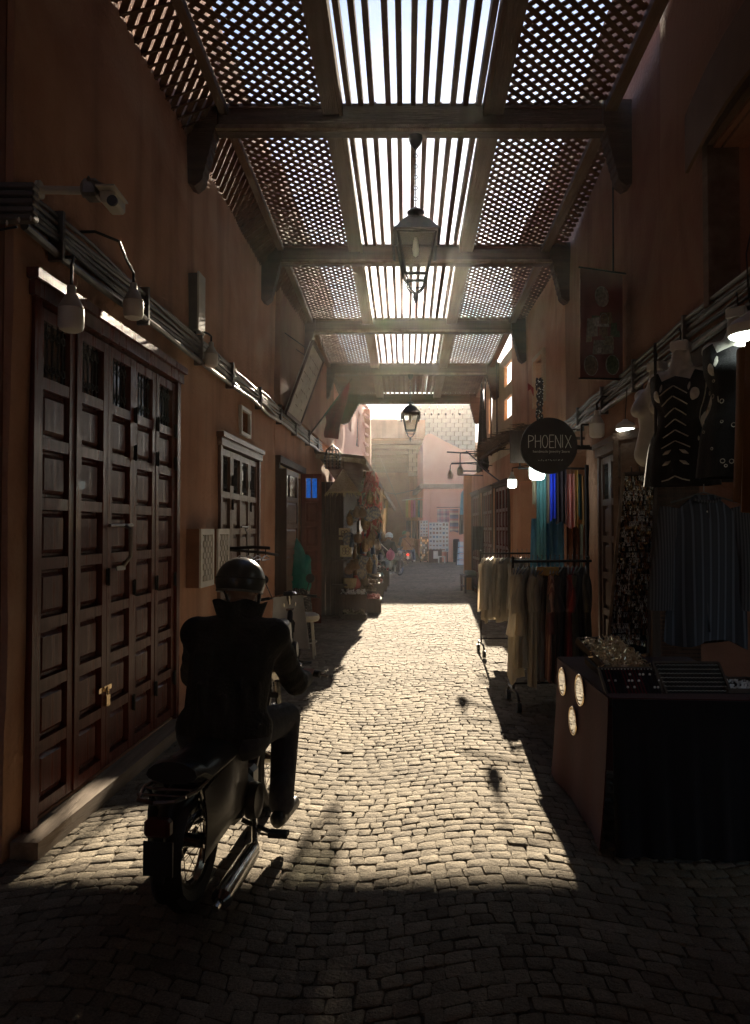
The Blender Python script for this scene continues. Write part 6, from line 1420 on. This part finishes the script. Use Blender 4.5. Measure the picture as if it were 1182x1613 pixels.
for k in range(8):
    crate(f'dark crate of small wares along the stall front, {ORD[k]} beyond the rose heads', pos(15.3 + k * .8, .86 + .03 * (k % 2), 0), .36, .66, .34 + .1 * (k % 3), tiecol[(k * 3 + 1) % 10], 'small_wares', 60, (.02, .05))
# ------------------------------------------------------------------ goods at the far corner house
rg = random.Random(44)
def card_board(name, label, px0, py0, px1, py1, Y, nx, ny, mats, frame=True, cat='postcard stand'):
    a, b_ = at(px0, py0, Y), at(px1, py1, Y); t = thing(name, ((a.x + b_.x) / 2, Y, 0), label, cat); W, H = b_.x - a.x, a.z - b_.z
    mb = MB(); mb.box(((a.x + b_.x) / 2, Y + .03, (a.z + b_.z) / 2), (W, .04, H)); mb.build('backing', M['white'] if frame else M['oldwood'], t)
    for s in (.06, .94): mb = MB(); mb.box((a.x + W * s, Y + .06, b_.z / 2), (.05, .05, b_.z)); mb.build('leg', M['oldwood'], t)
    cw, chh = W / nx, H / ny
    for i in range(nx):
        for j in range(ny):
            c = V((a.x + (i + .5) * cw, Y - .0, b_.z + (j + .5) * chh)); mb = MB(); mb.box(c, (cw * .86, .012, chh * .84)); o = mb.build('postcard', M['white'] if frame else rg.choice(mats), t)
            if frame: mb = MB(); mb.box(c + V((rg.uniform(-.02, .02) * cw, -.009, rg.uniform(-.05, .05) * chh)), (cw * rg.uniform(.45, .7), .006, chh * rg.uniform(.3, .6))); mb.build('picture', rg.choice(mats), o)
    return t
pm = [mat('print%d' % k, c, tuple(x * .6 for x in c), 20, .6) for k, c in enumerate(((.35, .2, .12), (.25, .27, .3), (.42, .33, .22), (.2, .16, .13), (.48, .3, .2), (.2, .3, .36)))]
card_board('postcard_stand', 'tall white stand of postcards against the pink house corner', 662, 820, 674.5, 845, 35.2, 3, 5, pm)
card_board('magnet_stand', 'dark stand of small souvenir magnets below the tall postcards', 662.5, 845.5, 675, 884, 35.2, 5, 10, [M['gold'], pm[2], pm[3], M['oldwood'], M['white']], False, 'magnet stand')
card_board('postcard_stand', 'wide white stand of postcards beside the magnet stand', 676, 823, 707, 869, 35.0, 6, 7, pm)
for k, (pa, pb, py, L, mt, nm) in enumerate(((689, 708, 802, .66, striped('check_rug', [(.5, .42, .4), (.12, .08, .12), (.42, .2, .22)], 3.4, 0, .9, 2, 3.4), 'checked pink and black blanket hung on the pink wall'),
                                            (708.5, 722.5, 802, 1.1, striped('stripe_rug', [(.10, .09, .12), (.42, .36, .3), (.3, .12, .12), (.12, .14, .2)], 2.6, 2), 'striped multicoloured rug hung beside the checked blanket'))):
    drape('rug', nm, at(pa, py, 35.7), at(pb, py, 35.7), L, mt, 'rug', 'textiles hung on the pink house', .015, 1, k + 5)
drape('dress', 'dark grey skirt hung at the right of the striped rug', at(724, 810, 35.6), at(736, 810, 35.6), .95, cloth('darkskirt', (.06, .055, .05)), 'dress', 'textiles hung on the pink house', .03, 3, 9, -.1)
garment('dress', 'light blue dress hung high on the pink house', at(731.5, 772, 35.4), (1, 0, 0), (0, 1, 0), .16, 1.15, cloth('lightblue', (.18, .42, .56)), 'dress', 'textiles hung on the pink house', .0, .05, 14, False, 3, .35)
t = thing('clothes_rail', at(706, 798, 35.6), 'thin rail on the pink wall holding the hung textiles', 'clothes rail'); mb = MB(); mb.tube([at(688, 799, 35.65), at(738, 799, 35.65)], .02, 6); mb.build('rail', M['iron'], t)
sc_cols = [((.42, .34, .12), 'mustard'), ((.55, .22, .08), 'orange'), ((.52, .12, .16), 'crimson'), ((.5, .2, .3), 'pink'), ((.15, .3, .33), 'teal'), ((.5, .5, .42), 'pale')]
for k, (c, nm) in enumerate(sc_cols):
    px = 639.5 + k * 4 + (3 if k > 3 else 0)
    drape('scarf', f'{nm} scarf hanging in the row at the mouth of the far alley', at(px, 788, 36.6), at(px + 3.4, 788, 36.6), .85, cloth('farscarf%d' % k, c), 'scarf', 'scarves at the mouth of the far alley', .03, 1.5, k)
t = thing('clothes_rail', at(655, 787, 36.6), 'rail of scarves projecting at the mouth of the far alley', 'clothes rail'); mb = MB(); mb.tube([at(634, 788, 36.6), at(672, 784, 36.4)], .025, 6); mb.tube([at(671, 783, 36.4), (2.5, 37, 3.2)], .02, 6); mb.build('rail', M['pvc'], t)
for k in range(3): drape('cloth', f'dark garment hanging below the coloured scarves, {ORD[k]} from the left', at(640 + k * 9, 820, 36.9), at(648 + k * 9, 820, 36.9), .9, cloth('dk%d' % k, (.03, .03, .035)), 'garment', 'dark garments in the far alley mouth', .05, 2, 55 + k)
# sandwich board, stool, crate, dark panels
t = thing('display_stand', at(728, 898, 33.2), 'leaning display stand of pale blue and white prints on the far right', 'display stand')
for s in (0, 1): mb = MB(); mb.bar(at(718.5 + s * 16, 898, 32.6 + .05 * s), at(722 + s * 14, 851, 33.5), .05, .05); mb.build('leg', M['black'], t)
bp = mat('blueprint', (.22, .36, .44), (.45, .5, .5), 9, .6)
for k in range(4):
    a, c = .14 + k * .21, .32 + k * .21; L0, L1 = at(719.5, 898, 32.55), at(722.5, 851, 33.4); R0, R1 = at(733.5, 898, 32.55), at(735.5, 851, 33.4)
    mb = MB(); mb.prism([L0.lerp(L1, a), R0.lerp(R1, a), R0.lerp(R1, c), L0.lerp(L1, c)], (0, .03, 0)); o = mb.build('print_panel', bp, t)
    mb = MB(); q0, q1 = L0.lerp(L1, a + .03), R0.lerp(R1, c - .03); mb.box((q0 + q1) / 2 - YA * .03, (.22, .01, .2)); mb.build('print_panel', M['white'], o)
for k, (px0, px1, py0, py1, Y) in enumerate(((714, 724, 849, 886, 35.4), (737, 746, 845, 880, 34.0))):
    a, b_ = at(px0, py0, Y), at(px1, py1, Y); mb = MB(); mb.box(((a.x + b_.x) / 2, Y, (a.z + b_.z) / 2), (b_.x - a.x, .12, a.z - b_.z), ch=.04); o = mb.build('dark_panel', M['black'], None, smooth=True); tag(o, ('dark upright panel left of the leaning display stand', 'dark upright panel right of the leaning display stand')[k], 'panel')
t = thing('stool', at(696, 888, 34.6), 'small low white stool in front of the wide postcard stand', 'stool'); c = at(696, 888, 34.6); c.z = 0
mb = MB(); mb.box(c + ZA * .30, (.34, .3, .04)); mb.build('seat', M['white'], t)
for dx in (-.14, .14):
    for dy in (-.12, .12): mb = MB(); mb.box(c + V((dx, dy, .14)), (.04, .04, .28)); mb.build('leg', M['white'], t)
mb = MB(); mb.box(at(686, 878, 35.1), (.6, .35, .75)); mb.box(at(686, 866, 35.1) , (.66, .4, .05)); o = mb.build('side_cabinet', M['oldwood'], None); tag(o, 'low brown cabinet under the wide postcard stand', 'cabinet')
mb = MB(); mb.box(at(686.5, 874, 34.88), (.22, .02, .36)); o = mb.build('framed_print', M['white'], None); tag(o, 'small framed print leaning on the low brown cabinet', 'print')
t = thing('wall_pier', at(718, 880, 35.8), 'short plastered pier standing at the foot of the pink house', 'pier'); mb = MB(); c = at(708, 880, 35.75); mb.box((c.x, 35.8, .55), (.4, .3, 1.1), ch=.05); mb.build('pier', M['pink'], t)
# overhead wire at the alley mouth
t = thing('overhead_wire', at(640, 770, 38), 'pair of thin wires crossing the mouth of the far alley', 'wire'); mb = MB()
mb.tube([V((-.15, 36, 3.5)), V((1, 36.3, 3.3)), V((2.4, 36, 3.6))], .02, 5); mb.build('wire', M['pvcgrey'], t)
mb = MB(); mb.tube([V((.2, 38.5, 5.5)), V((1.6, 38.5, 2.0))], .012, 5); mb.build('wire', M['pvcgrey'], t)
# ------------------------------------------------------------------ dusty air in the street
mb = MB(); mb.box((.8, 28, 4.9), (44, 76, 11.9)); hz = mb.build('haze', mat('hz', (1, 1, 1)), None, kind='stuff')
hm = bpy.data.materials.new('dusty_air'); hm.use_nodes = True; nt = hm.node_tree
for n_ in list(nt.nodes):
    if n_.type != 'OUTPUT_MATERIAL': nt.nodes.remove(n_)
pv = nt.nodes.new('ShaderNodeVolumePrincipled'); pv.inputs['Density'].default_value = .0005; pv.inputs['Color'].default_value = (1, .95, .88, 1); pv.inputs['Anisotropy'].default_value = .86
nt.links.new(pv.outputs[0], nt.nodes['Material Output'].inputs['Volume'])
hz.data.materials.clear(); hz.data.materials.append(hm); hz.display_type = 'WIRE'
